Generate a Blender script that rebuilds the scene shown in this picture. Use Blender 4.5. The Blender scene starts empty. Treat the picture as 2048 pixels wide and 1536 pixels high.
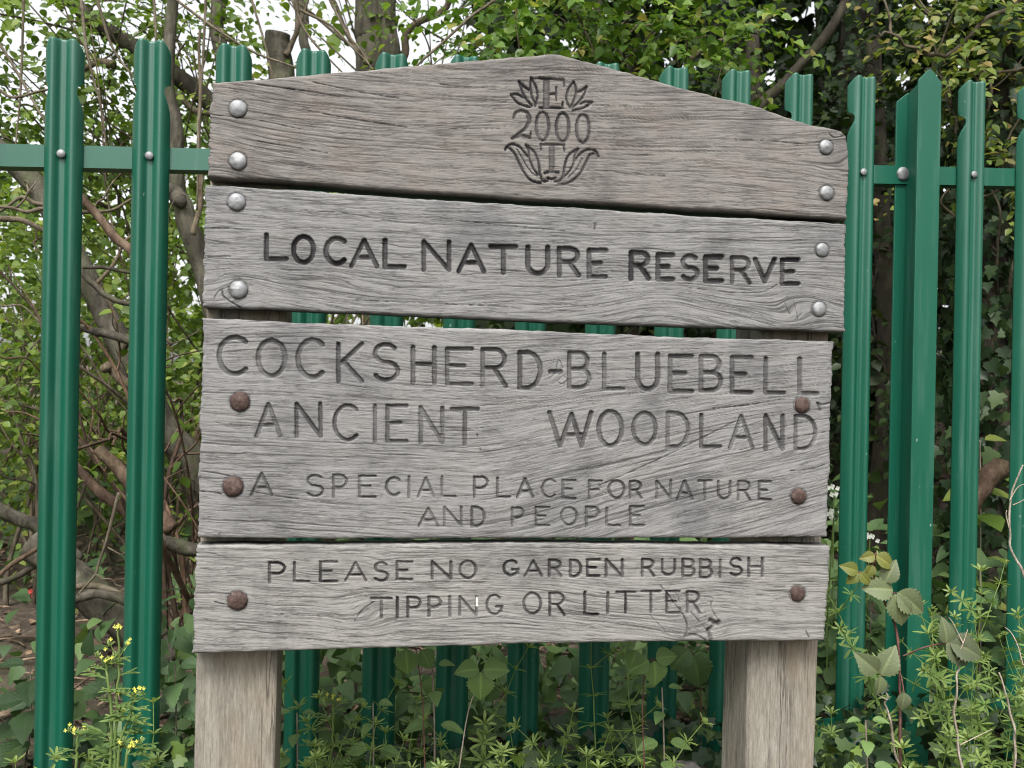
import bpy, math, random
import numpy as np
from mathutils import Vector, Matrix

random.seed(7)
rng = np.random.default_rng(11)
SC = bpy.context.scene
COL = SC.collection

# ------------------------------------------------------------------ camera
FPX = 1850.0
ROLL = 0.020
EYE = np.array([0.0, 0.0, 1.25])
cs, sn = math.cos(ROLL), math.sin(ROLL)
RV = np.array([cs, 0, sn]); UV = np.array([-sn, 0, cs]); FV = np.array([0, 1.0, 0])
cam = bpy.data.cameras.new("camera")
cam.lens = 36.0 * FPX / 2048.0
cam.sensor_width = 36.0
cam.clip_start = 0.05
cam.clip_end = 400
cam.dof.use_dof = True
cam.dof.focus_distance = 1.5
cam.dof.aperture_fstop = 11.0
camo = bpy.data.objects.new("camera", cam)
COL.objects.link(camo)
camo.matrix_world = Matrix(((RV[0], UV[0], 0, EYE[0]), (RV[1], UV[1], -1, EYE[1]), (RV[2], UV[2], 0, EYE[2]), (0, 0, 0, 1)))
SC.camera = camo

# ------------------------------------------------------------------ world, sun, exposure
SUN_EL, SUN_AZ = math.radians(53), math.radians(188)     # azimuth clockwise from +Y: behind the camera, a little left
world = bpy.data.worlds.new("World"); SC.world = world; world.use_nodes = True
nt = world.node_tree; nt.nodes.clear()
sky = nt.nodes.new("ShaderNodeTexSky"); sky.sky_type = 'NISHITA'; sky.sun_disc = False
sky.sun_elevation = SUN_EL; sky.sun_rotation = SUN_AZ
sky.air_density = 1.0; sky.dust_density = 4.0; sky.ozone_density = 0.6
hsv = nt.nodes.new("ShaderNodeHueSaturation"); hsv.inputs['Saturation'].default_value = 0.14   # cloud cover: nearly white
hsv.inputs['Value'].default_value = 1.35
bg = nt.nodes.new("ShaderNodeBackground"); bg.inputs[1].default_value = 0.10
wo = nt.nodes.new("ShaderNodeOutputWorld")
nt.links.new(sky.outputs[0], hsv.inputs['Color']); nt.links.new(hsv.outputs[0], bg.inputs[0]); nt.links.new(bg.outputs[0], wo.inputs[0])
sl = bpy.data.lights.new("sun", 'SUN'); sl.energy = 1.15; sl.angle = math.radians(20); sl.color = (1.0, 0.96, 0.9)
so = bpy.data.objects.new("sun", sl); COL.objects.link(so)
sdir = Vector((math.sin(SUN_AZ) * math.cos(SUN_EL), math.cos(SUN_AZ) * math.cos(SUN_EL), math.sin(SUN_EL)))
so.rotation_euler = sdir.to_track_quat('Z', 'Y').to_euler(); so.location = (0, -3, 8)
SC.cycles.filter_width = 1.05
SC.view_settings.view_transform = 'Standard'; SC.view_settings.look = 'None'
SC.view_settings.exposure = 1.36; SC.view_settings.gamma = 1.0

# ------------------------------------------------------------------ helpers
def ray(px, py): return FV + (px - 1024.0) / FPX * RV + (768.0 - py) / FPX * UV
def W(px, py, d): return EYE + ray(px, py) * d
class Plane:
    """a vertical plane turned by th about Z and crossing the viewing axis at depth z0"""
    def __init__(s, z0, th):
        s.th = th; s.n = np.array([-math.sin(th), math.cos(th), 0]); s.t = np.array([math.cos(th), math.sin(th), 0]); s.z0 = z0
    def hit(s, px, py, off=0.0):
        px = np.asarray(px, float); py = np.asarray(py, float)
        r = FV + ((px - 1024.0) / FPX)[..., None] * RV + ((768.0 - py) / FPX)[..., None] * UV
        d = (s.z0 * s.n[1] + off) / (r @ s.n)
        return EYE + r * d[..., None]
    def pt(s, u, z, off=0.0):
        return np.array([0, s.z0, 0]) + s.t * u + s.n * off + np.array([0, 0, z])
    def u(s, px, py, off=0.0):
        p = s.hit(px, py, off); return float((p - np.array([0, s.z0, 0])) @ s.t), float(p[2])

def mesh_np(name, V, faces, mat, parent=None, smooth=True, attrs=None):
    V = np.asarray(V, np.float32).reshape(-1, 3)
    me = bpy.data.meshes.new(name)
    me.vertices.add(len(V)); me.vertices.foreach_set('co', V.ravel())
    if not isinstance(faces, list): faces = [faces]
    faces = [np.asarray(f, np.int32) for f in faces if len(f)]
    loops = np.concatenate([f.ravel() for f in faces])
    tot = np.concatenate([np.full(len(f), f.shape[1], np.int32) for f in faces])
    start = np.concatenate([[0], np.cumsum(tot)[:-1]]).astype(np.int32)
    me.loops.add(len(loops)); me.loops.foreach_set('vertex_index', loops)
    me.polygons.add(len(tot)); me.polygons.foreach_set('loop_start', start); me.polygons.foreach_set('loop_total', tot)
    me.polygons.foreach_set('use_smooth', np.full(len(tot), smooth))
    if attrs:
        for k, v in attrs.items():
            v = np.asarray(v, np.float32)
            if v.ndim == 1:
                a = me.attributes.new(k, 'FLOAT', 'POINT'); a.data.foreach_set('value', v)
            else:
                a = me.attributes.new(k, 'FLOAT_VECTOR', 'POINT'); a.data.foreach_set('vector', v.ravel())
    me.update(calc_edges=True); me.validate()
    if mat: me.materials.append(mat)
    o = bpy.data.objects.new(name, me); COL.objects.link(o)
    if parent: o.parent = parent
    return o

def thing(name, label, cat, group=None, loc=(0, 0, 0)):
    o = bpy.data.objects.new(name, None); COL.objects.link(o); o.location = loc
    o.empty_display_size = 0.05
    return tag(o, label, cat, group)
def tag(o, label=None, cat=None, group=None, kind=None):
    if label: o['label'] = label
    if cat: o['category'] = cat
    if group: o['group'] = group
    if kind: o['kind'] = kind
    return o
def local(V, root): return np.asarray(V) - np.array(root.location)
def copy_tree(o, parent=None):
    c = o.copy(); COL.objects.link(c)
    if parent: c.parent = parent
    for ch in list(o.children): copy_tree(ch, c)
    return c

class MB:
    """collects arrays of vertices and faces for one mesh"""
    def __init__(s): s.V = []; s.F3 = []; s.F4 = []; s.T = []; s.n = 0
    def add(s, V, F3=None, F4=None, tint=0.5):
        V = np.asarray(V, float).reshape(-1, 3)
        if F3 is not None and len(F3): s.F3.append(np.asarray(F3, int) + s.n)
        if F4 is not None and len(F4): s.F4.append(np.asarray(F4, int) + s.n)
        s.V.append(V); s.T.append(np.broadcast_to(np.asarray(tint, float), (len(V),)).copy()); s.n += len(V)
    def tube(s, pts, radii, sides=6, tint=0.5, cap=True, wob=0.0):
        pts = np.asarray(pts, float); n = len(pts); radii = np.broadcast_to(np.asarray(radii, float), (n,))
        tg = np.gradient(pts, axis=0); tg /= np.linalg.norm(tg, axis=1)[:, None] + 1e-12
        up = np.array([0.13, 0.98, 0.1]) if abs(tg[0] @ np.array([0.13, 0.98, 0.1])) < 0.8 else np.array([1.0, 0, 0.1])
        V = []
        for i in range(n):
            x = np.cross(tg[i], up); x /= np.linalg.norm(x); y = np.cross(x, tg[i]); up = np.cross(tg[i], x) * -1
            a = np.arange(sides) / sides * 2 * math.pi
            r = radii[i] * (1 + (rng.normal(0, wob, sides) if wob else 0))
            V.append(pts[i] + np.outer(np.cos(a) * r, x) + np.outer(np.sin(a) * r, y))
        V = np.concatenate(V)
        i, j = np.meshgrid(np.arange(n - 1), np.arange(sides), indexing='ij'); j2 = (j + 1) % sides
        F = np.stack([i * sides + j, i * sides + j2, (i + 1) * sides + j2, (i + 1) * sides + j], -1).reshape(-1, 4)
        F3 = []
        if cap:
            V = np.concatenate([V, pts[:1], pts[-1:]]); c0 = n * sides
            for k in range(sides):
                F3.append((c0, (k + 1) % sides, k)); F3.append((c0 + 1, (n - 1) * sides + k, (n - 1) * sides + (k + 1) % sides))
        s.add(V, F3, F, tint)
    def box(s, o, ex, ey, ez, tint=0.5):
        o = np.asarray(o, float); V = [o + a * np.asarray(ex) + b * np.asarray(ey) + c * np.asarray(ez) for c in (0, 1) for b in (0, 1) for a in (0, 1)]
        s.add(V, None, [(0, 2, 3, 1), (4, 5, 7, 6), (0, 1, 5, 4), (2, 6, 7, 3), (0, 4, 6, 2), (1, 3, 7, 5)], tint)
    def lathe(s, c, axis, prof, sides=20, tint=0.5):
        axis = np.asarray(axis, float); axis = axis / np.linalg.norm(axis)
        h = np.array([0, 0, 1.0]) if abs(axis[2]) < .9 else np.array([1.0, 0, 0])
        x = np.cross(axis, h); x /= np.linalg.norm(x); y = np.cross(axis, x); a = np.arange(sides) / sides * 2 * math.pi
        V = np.concatenate([np.asarray(c) + axis * hh + np.outer(np.cos(a) * r, x) + np.outer(np.sin(a) * r, y) for r, hh in prof]); n = len(prof)
        i, j = np.meshgrid(np.arange(n - 1), np.arange(sides), indexing='ij'); j2 = (j + 1) % sides
        F = np.stack([i * sides + j, i * sides + j2, (i + 1) * sides + j2, (i + 1) * sides + j], -1).reshape(-1, 4)
        s.add(V, None, F, tint)
    def build(s, name, mat, parent=None, smooth=True, rel=None):
        V = np.concatenate(s.V)
        if rel is not None: V = V - np.asarray(rel)
        F = []
        if s.F3: F.append(np.concatenate(s.F3))
        if s.F4: F.append(np.concatenate(s.F4))
        return mesh_np(name, V, F, mat, parent, smooth, {'tint': np.concatenate(s.T)})

def hashf(ix, iy, seed):
    n = (ix.astype(np.int64) * 374761393 + iy.astype(np.int64) * 668265263 + seed * 982451653) & 0xffffffff
    n = ((n ^ (n >> 13)) * 1274126177) & 0xffffffff
    return ((n ^ (n >> 16)) & 0xffff) / 65535.0
def vnoise(x, y, seed=0):
    ix = np.floor(x); iy = np.floor(y); fx = x - ix; fy = y - iy
    fx = fx * fx * (3 - 2 * fx); fy = fy * fy * (3 - 2 * fy); ix = ix.astype(int); iy = iy.astype(int)
    a = hashf(ix, iy, seed); b = hashf(ix + 1, iy, seed); c = hashf(ix, iy + 1, seed); d = hashf(ix + 1, iy + 1, seed)
    return (a + (b - a) * fx) * (1 - fy) + (c + (d - c) * fx) * fy
def sstep(a, b, x):
    t = np.clip((x - a) / (b - a), 0, 1); return t * t * (3 - 2 * t)
def smooth_path(pts, n):
    pts = np.asarray(pts, float); m = len(pts); t = np.linspace(0, m - 1, n); i = np.clip(t.astype(int), 0, m - 2); f = (t - i)[:, None]
    g = lambda k: pts[np.clip(k, 0, m - 1)]
    p0, p1, p2, p3 = g(i - 1), g(i), g(i + 1), g(i + 2)
    return 0.5 * (2 * p1 + (p2 - p0) * f + (2 * p0 - 5 * p1 + 4 * p2 - p3) * f ** 2 + (3 * p1 - p0 - 3 * p2 + p3) * f ** 3)

# ------------------------------------------------------------------ materials
class NB:
    def __init__(s, name):
        s.m = bpy.data.materials.new(name); s.m.use_nodes = True; s.t = s.m.node_tree; s.t.nodes.clear()
        s.out = s.n('ShaderNodeOutputMaterial')
    def n(s, ty, **kw):
        nd = s.t.nodes.new(ty)
        for k, v in kw.items(): setattr(nd, k, v)
        return nd
    def l(s, a, b): s.t.links.new(a, b)
    def put(s, sock, v):
        if hasattr(v, 'is_linked') or isinstance(v, bpy.types.NodeSocket): s.l(v, sock)
        else: sock.default_value = v
    def attr(s, name):
        return s.n('ShaderNodeAttribute', attribute_name=name)
    def noise(s, vec, scale, detail=4, rough=0.6, dist=0.0):
        nd = s.n('ShaderNodeTexNoise'); nd.inputs['Scale'].default_value = scale; nd.inputs['Detail'].default_value = detail
        nd.inputs['Roughness'].default_value = rough; nd.inputs['Distortion'].default_value = dist
        if vec is not None: s.l(vec, nd.inputs['Vector'])
        return nd.outputs['Fac']
    def mapping(s, vec, scale, loc=(0, 0, 0)):
        nd = s.n('ShaderNodeMapping'); s.l(vec, nd.inputs['Vector']); nd.inputs['Scale'].default_value = scale; nd.inputs['Location'].default_value = loc
        return nd.outputs[0]
    def ramp(s, fac, stops, interp='LINEAR'):
        nd = s.n('ShaderNodeValToRGB'); s.l(fac, nd.inputs[0]); cr = nd.color_ramp; cr.interpolation = interp
        while len(cr.elements) > 1: cr.elements.remove(cr.elements[-1])
        cr.elements[0].position = stops[0][0]
        c = stops[0][1]; cr.elements[0].color = (c, c, c, 1) if isinstance(c, (int, float)) else (*c, 1)
        for p, c in stops[1:]:
            e = cr.elements.new(p); e.color = (c, c, c, 1) if isinstance(c, (int, float)) else (*c, 1)
        return nd.outputs[0]
    def math(s, op, a, b=0.0, clamp=False):
        nd = s.n('ShaderNodeMath', operation=op); nd.use_clamp = clamp; s.put(nd.inputs[0], a); s.put(nd.inputs[1], b); return nd.outputs[0]
    def mix(s, fac, a, b, mode='MIX'):
        nd = s.n('ShaderNodeMix', data_type='RGBA', blend_type=mode); s.put(nd.inputs[0], fac)
        for sock, v in ((nd.inputs[6], a), (nd.inputs[7], b)):
            if isinstance(v, tuple): sock.default_value = (*v[:3], 1)
            else: s.l(v, sock)
        return nd.outputs[2]
    def bump(s, h, strength=0.5, dist=0.001):
        nd = s.n('ShaderNodeBump'); nd.inputs['Strength'].default_value = strength; nd.inputs['Distance'].default_value = dist; s.l(h, nd.inputs['Height']); return nd.outputs[0]
    def bsdf(s, col, rough=0.6, spec=0.4, metal=0.0, normal=None):
        nd = s.n('ShaderNodeBsdfPrincipled')
        if isinstance(col, tuple): nd.inputs['Base Color'].default_value = (*col, 1)
        else: s.l(col, nd.inputs['Base Color'])
        s.put(nd.inputs['Roughness'], rough); nd.inputs['Specular IOR Level'].default_value = spec; s.put(nd.inputs['Metallic'], metal)
        if normal is not None: s.l(normal, nd.inputs['Normal'])
        return nd
    def done(s, sh): s.l(sh, s.out.inputs['Surface']); return s.m

def board_wood(name, lo, mid, hi, warm, warm_amt, seed):
    """silvered oak: the grain attribute carries (along, across) coordinates in decimetres of board"""
    b = NB(name); g = b.attr('grain').outputs['Vector']
    gv = b.mapping(g, (1, 1, 1), (seed * 3.1, seed * 7.7, 0))
    fine = b.noise(b.mapping(gv, (1.5, 23, 1)), 1.6, 5, 0.78)
    mids = b.noise(b.mapping(gv, (0.35, 7, 1)), 1.5, 4, 0.6)
    spk = b.noise(b.mapping(gv, (5, 24, 1)), 1.7, 4, 0.85)
    pos = b.mapping(gv, (1, 1, 1), (11, 5, 0))
    blot = b.noise(pos, 0.55, 5, 0.62, 0.6)
    blot2 = b.noise(b.mapping(gv, (0.8, 1.6, 1), (3, 9, 0)), 1.1, 4, 0.6, 0.4)
    v = b.math('ADD', b.math('MULTIPLY', fine, 0.5), b.math('ADD', b.math('MULTIPLY', mids, 0.14), b.math('MULTIPLY', spk, 0.36)))
    col = b.ramp(v, [(0.25, lo), (0.49, mid), (0.73, hi)])
    col = b.mix(b.math('MULTIPLY', b.ramp(blot2, [(0.5, 0.0), (0.72, 1.0)]), warm_amt), col, warm, 'MIX')
    # bluish grey weather stains
    col = b.mix(b.math('MULTIPLY', b.ramp(blot, [(0.50, 0.0), (0.66, 1.0)]), 0.68), col, b.mix(1.0, col, (0.56, 0.565, 0.585), 'MULTIPLY'))
    # dark open pores and hairline checks running with the grain
    chk = b.noise(b.mapping(gv, (0.5, 9, 1), (2, 1, 0)), 2.0, 4, 0.62)
    line = b.ramp(b.math('ABSOLUTE', b.math('SUBTRACT', chk, 0.5)), [(0.0, 1.0), (0.012, 0.75), (0.026, 0.0)])
    msk = b.ramp(b.noise(b.mapping(gv, (0.9, 5, 1), (8, 2, 0)), 1.3, 3, 0.6), [(0.42, 0.0), (0.56, 1.0)])
    line = b.math('MULTIPLY', line, msk)
    chk2 = b.noise(b.mapping(gv, (1.5, 13, 1), (5, 4, 0)), 2.0, 3, 0.6)
    pore = b.ramp(chk2, [(0.33, 1.0), (0.41, 0.0)])
    col = b.mix(b.math('MULTIPLY', line, 0.4), col, (0.055, 0.05, 0.05))
    col = b.mix(b.math('MULTIPLY', pore, 0.25), col, (0.075, 0.07, 0.068))
    # dirt and old stain inside the routed letters and the cracks, with shade painted into the letters
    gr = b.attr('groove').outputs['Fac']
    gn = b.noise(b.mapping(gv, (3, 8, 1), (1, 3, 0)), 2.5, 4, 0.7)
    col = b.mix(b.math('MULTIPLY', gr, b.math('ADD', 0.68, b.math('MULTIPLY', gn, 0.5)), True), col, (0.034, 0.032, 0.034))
    ck = b.attr('crack').outputs['Fac']
    col = b.mix(b.math('MULTIPLY', ck, 0.9), col, (0.022, 0.02, 0.02))
    pt = b.attr('paint').outputs['Fac']
    col = b.mix(pt, col, (0.75, 0.73, 0.7))
    h = b.math('SUBTRACT', b.math('ADD', b.math('MULTIPLY', fine, 0.7), b.math('MULTIPLY', spk, 0.45)), b.math('ADD', b.math('MULTIPLY', line, 0.9), b.math('MULTIPLY', pore, 0.5)))
    nrm = b.bump(h, 0.7, 0.0010)
    return b.done(b.bsdf(col, 0.85, 0.22, 0, nrm).outputs[0])

def post_wood(name):
    b = NB(name); tc = b.n('ShaderNodeTexCoord').outputs['Object']
    gv = b.mapping(tc, (10, 10, 1))
    fine = b.noise(b.mapping(gv, (13, 13, 15)), 2.2, 6, 0.82, 0.3)
    mids = b.noise(b.mapping(gv, (2.2, 2.2, 1.6), (4, 1, 2)), 1.6, 5, 0.65, 0.5)
    v = b.math('ADD', b.math('MULTIPLY', fine, 0.6), b.math('MULTIPLY', mids, 0.4))
    col = b.ramp(v, [(0.34, (0.10, 0.09, 0.072)), (0.49, (0.215, 0.196, 0.164)), (0.64, (0.34, 0.318, 0.275))])
    br = b.noise(b.mapping(tc, (7, 7, 4), (3, 3, 3)), 1.0, 4, 0.6)
    col = b.mix(b.math('MULTIPLY', b.ramp(br, [(0.45, 0), (0.7, 1.0)]), 0.55), col, (0.24, 0.175, 0.11))
    chk = b.noise(b.mapping(gv, (6, 6, 2.2), (1, 6, 2)), 2.0, 4, 0.6, 0.2)
    line = b.ramp(b.math('ABSOLUTE', b.math('SUBTRACT', chk, 0.5)), [(0, 1.0), (0.02, 0.4), (0.04, 0)])
    msk = b.ramp(b.noise(b.mapping(gv, (2, 2, 1.4), (9, 1, 1)), 1.5, 2, 0.5), [(0.5, 0.0), (0.6, 1.0)])
    line = b.math('MULTIPLY', line, msk)
    col = b.mix(b.math('MULTIPLY', line, 0.75), col, (0.07, 0.06, 0.05))
    nrm = b.bump(b.math('SUBTRACT', fine, line), 0.8, 0.0018)
    return b.done(b.bsdf(col, 0.85, 0.22, 0, nrm).outputs[0])

def paint_green(name):
    b = NB(name); tc = b.n('ShaderNodeTexCoord').outputs['Object']
    n1 = b.noise(tc, 7, 3, 0.6); n2 = b.noise(tc, 420, 2, 0.5); n3 = b.noise(b.mapping(tc, (40, 40, 3)), 1.0, 4, 0.6)
    col = b.mix(n1, (0.0012, 0.068, 0.039), (0.0025, 0.088, 0.052))
    col = b.mix(b.math('MULTIPLY', b.ramp(n3, [(0.54, 0), (0.72, 1)]), 0.45), col, (0.05, 0.13, 0.10))
    sp = b.ramp(b.noise(b.mapping(tc, (1, 1, 0.6)), 95, 1, 0.4), [(0.80, 0), (0.83, 1)])
    col = b.mix(b.math('MULTIPLY', sp, 0.7), col, (0.3, 0.36, 0.33))
    rough = b.math('ADD', 0.36, b.math('MULTIPLY', n3, 0.2))
    p = b.bsdf(col, rough, 0.6, 0, b.bump(n2, 0.16, 0.0004)); p.inputs['Coat Weight'].default_value = 0.1; p.inputs['Coat Roughness'].default_value = 0.2
    return b.done(p.outputs[0])

def galv(name):
    b = NB(name); tc = b.n('ShaderNodeTexCoord').outputs['Object']
    n = b.noise(tc, 160, 4, 0.6); n2 = b.noise(tc, 60, 3, 0.6)
    col = b.ramp(n2, [(0.3, (0.15, 0.155, 0.16)), (0.7, (0.30, 0.305, 0.31))])
    return b.done(b.bsdf(col, b.math('ADD', 0.42, b.math('MULTIPLY', n, 0.3)), 0.5, 0.45, b.bump(n, 0.3, 0.0008)).outputs[0])
def rust(name):
    b = NB(name); tc = b.n('ShaderNodeTexCoord').outputs['Object']
    n = b.noise(tc, 130, 5, 0.7); n2 = b.noise(tc, 420, 3, 0.7)
    col = b.ramp(n, [(0.3, (0.028, 0.017, 0.014)), (0.5, (0.058, 0.034, 0.028)), (0.68, (0.11, 0.078, 0.068))])
    return b.done(b.bsdf(col, 0.72, 0.35, 0.0, b.bump(b.math('ADD', n, n2), 0.5, 0.0012)).outputs[0])

def leaf_mat(name, stops, trans=0.3, rough=0.5, spec=0.35, veins=False):
    b = NB(name); t = b.attr('tint').outputs['Fac']
    tc = b.n('ShaderNodeTexCoord').outputs['Object']
    n = b.noise(tc, 22, 3, 0.6)
    f = b.math('ADD', t, b.math('MULTIPLY', b.math('SUBTRACT', n, 0.5), 0.25), True)
    col = b.ramp(f, stops)
    if veins:
        v = b.attr('vein').outputs['Fac']
        col = b.mix(v, col, b.mix(1.0, col, (1.6, 1.5, 1.4), 'MULTIPLY'))
    p = b.bsdf(col, rough, spec)
    tr = b.n('ShaderNodeBsdfTranslucent'); b.l(b.mix(1.0, col, (1.5, 1.6, 0.7), 'MULTIPLY'), tr.inputs[0])
    mx = b.n('ShaderNodeMixShader'); mx.inputs[0].default_value = trans; b.l(p.outputs[0], mx.inputs[1]); b.l(tr.outputs[0], mx.inputs[2])
    return b.done(mx.outputs[0])

def bark(name, c0, c1, c2, moss=0.0, sc=30, stretch=0.3):
    b = NB(name); tc = b.n('ShaderNodeTexCoord').outputs['Object']; t = b.attr('tint').outputs['Fac']
    n = b.noise(b.mapping(tc, (1, 1, stretch)), sc, 5, 0.65); n2 = b.noise(tc, 7, 4, 0.6); n3 = b.noise(tc, 14, 4, 0.7)
    f = b.math('ADD', b.math('MULTIPLY', n, 0.6), b.math('MULTIPLY', n2, 0.4))
    col = b.ramp(f, [(0.34, c0), (0.5, c1), (0.66, c2)])
    col = b.mix(1.0, col, b.ramp(t, [(0, (0.6, 0.6, 0.6)), (0.5, (1, 1, 1)), (1, (1.6, 1.5, 1.4))]), 'MULTIPLY')
    if moss: col = b.mix(b.math('MULTIPLY', b.ramp(n3, [(0.5, 0), (0.66, 1)]), moss), col, (0.05, 0.065, 0.022))
    return b.done(b.bsdf(col, 0.85, 0.25, 0, b.bump(b.math('ADD', n, b.math('MULTIPLY', n3, 0.6)), 0.9, 0.012)).outputs[0])

def soil(name):
    b = NB(name); tc = b.n('ShaderNodeTexCoord').outputs['Object']
    n = b.noise(tc, 9, 6, 0.7); n2 = b.noise(tc, 45, 5, 0.75); n3 = b.noise(tc, 1.3, 4, 0.6)
    col = b.ramp(b.math('ADD', b.math('MULTIPLY', n, 0.5), b.math('MULTIPLY', n2, 0.5)), [(0.34, (0.035, 0.026, 0.02)), (0.5, (0.105, 0.08, 0.062)), (0.64, (0.23, 0.185, 0.15))])
    col = b.mix(b.math('MULTIPLY', b.ramp(n3, [(0.5, 0), (0.65, 1)]), 0.6), col, (0.035, 0.055, 0.015))
    return b.done(b.bsdf(col, 0.9, 0.2, 0, b.bump(b.math('ADD', n, n2), 0.8, 0.03)).outputs[0])

M = dict(
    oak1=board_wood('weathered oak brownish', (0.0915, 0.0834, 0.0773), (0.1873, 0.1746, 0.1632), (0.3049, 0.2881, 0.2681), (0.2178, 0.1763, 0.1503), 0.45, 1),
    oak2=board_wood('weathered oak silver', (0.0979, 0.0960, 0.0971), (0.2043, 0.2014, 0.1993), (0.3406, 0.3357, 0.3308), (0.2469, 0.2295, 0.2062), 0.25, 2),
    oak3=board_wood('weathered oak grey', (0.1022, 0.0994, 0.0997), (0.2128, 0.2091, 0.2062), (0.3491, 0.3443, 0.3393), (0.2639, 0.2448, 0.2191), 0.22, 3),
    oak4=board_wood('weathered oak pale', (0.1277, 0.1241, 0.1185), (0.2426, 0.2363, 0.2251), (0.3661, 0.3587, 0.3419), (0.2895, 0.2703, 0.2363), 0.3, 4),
    post=post_wood('oak post'), green=paint_green('green powder coat'), galv=galv('galvanised steel'), rust=rust('rusted steel'),
    bark=bark('grey brown bark', (0.022, 0.019, 0.014), (0.068, 0.060, 0.045), (0.145, 0.132, 0.105), 0.6),
    bark_dark=bark('dark bark', (0.02, 0.017, 0.013), (0.05, 0.042, 0.032), (0.10, 0.085, 0.065), 0.5),
    bark_red=bark('reddish bark', (0.03, 0.018, 0.012), (0.085, 0.054, 0.037), (0.18, 0.125, 0.09), 0.25),
    twig=bark('twig bark', (0.045, 0.034, 0.023), (0.11, 0.088, 0.062), (0.21, 0.18, 0.135), 0.25, 40),
    soil=soil('woodland soil'),
    leaf_left=leaf_mat('fresh green leaves', [(0, (0.030, 0.062, 0.011)), (0.45, (0.092, 0.155, 0.025)), (0.8, (0.165, 0.235, 0.04)), (1, (0.24, 0.28, 0.065))], 0.38),
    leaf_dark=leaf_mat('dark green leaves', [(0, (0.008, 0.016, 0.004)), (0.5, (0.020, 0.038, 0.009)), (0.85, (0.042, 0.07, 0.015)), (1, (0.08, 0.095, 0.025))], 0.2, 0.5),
    leaf_bright=leaf_mat('young hazel leaves', [(0, (0.03, 0.07, 0.012)), (0.4, (0.075, 0.15, 0.025)), (0.78, (0.15, 0.23, 0.045)), (0.92, (0.25, 0.27, 0.07)), (1, (0.25, 0.22, 0.07))], 0.35, 0.42),
    leaf_young=leaf_mat('yellow green young leaves', [(0, (0.035, 0.065, 0.012)), (0.4, (0.085, 0.14, 0.025)), (0.8, (0.17, 0.22, 0.05)), (0.9, (0.25, 0.24, 0.08)), (1, (0.25, 0.19, 0.07))], 0.35, 0.42),
    ivy=leaf_mat('ivy leaves', [(0, (0.010, 0.024, 0.009)), (0.5, (0.025, 0.05, 0.018)), (0.8, (0.055, 0.095, 0.025)), (1, (0.13, 0.20, 0.035))], 0.12, 0.46, 0.35),
    cleavers=leaf_mat('cleavers green', [(0, (0.06, 0.11, 0.026)), (0.5, (0.135, 0.215, 0.055)), (1, (0.24, 0.31, 0.10))], 0.35, 0.5),
    bramble=leaf_mat('bramble leaf', [(0, (0.045, 0.085, 0.030)), (0.5, (0.10, 0.175, 0.055)), (1, (0.17, 0.26, 0.08))], 0.22, 0.5, 0.35, True),
    bramble_old=leaf_mat('dull bramble leaf', [(0, (0.075, 0.09, 0.05)), (0.5, (0.118, 0.146, 0.072)), (1, (0.15, 0.18, 0.07))], 0.18, 0.55, 0.35, True),
    bramble_new=leaf_mat('young bramble leaf', [(0, (0.09, 0.11, 0.022)), (0.5, (0.14, 0.155, 0.035)), (1, (0.18, 0.17, 0.05))], 0.3, 0.5, 0.35, True),
    nettle=leaf_mat('dull green herb leaf', [(0, (0.025, 0.055, 0.022)), (0.5, (0.07, 0.13, 0.045)), (1, (0.14, 0.22, 0.07))], 0.22, 0.55),
    cane=bark('bramble cane', (0.06, 0.03, 0.025), (0.13, 0.062, 0.05), (0.21, 0.11, 0.085), 0.0, 60),
    mustard=leaf_mat('mustard leaf', [(0, (0.07, 0.12, 0.035)), (0.5, (0.13, 0.20, 0.06)), (1, (0.21, 0.28, 0.09))], 0.3, 0.55),
    petal=leaf_mat('yellow petals', [(0, (0.40, 0.38, 0.03)), (0.5, (0.52, 0.50, 0.06)), (1, (0.60, 0.59, 0.16))], 0.25),
    white=leaf_mat('white petals', [(0, (0.6, 0.62, 0.58)), (1, (0.85, 0.86, 0.84))], 0.2),
    litter=bark('dead leaves', (0.06, 0.04, 0.027), (0.16, 0.115, 0.08), (0.32, 0.255, 0.19), 0.0, 25),
    stone=bark('grey stone', (0.06, 0.055, 0.05), (0.14, 0.13, 0.118), (0.25, 0.235, 0.215), 0.35, 18, 1.0),
    dry=bark('dry stem', (0.16, 0.13, 0.10), (0.30, 0.25, 0.2), (0.42, 0.37, 0.31), 0.0, 60),
    cutwood=bark('sawn wood face', (0.16, 0.10, 0.06), (0.28, 0.19, 0.12), (0.4, 0.29, 0.2), 0.0, 40),
    litter_red=leaf_mat('red wrapper', [(0, (0.45, 0.05, 0.04)), (1, (0.6, 0.1, 0.08))], 0.05),
)

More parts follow.
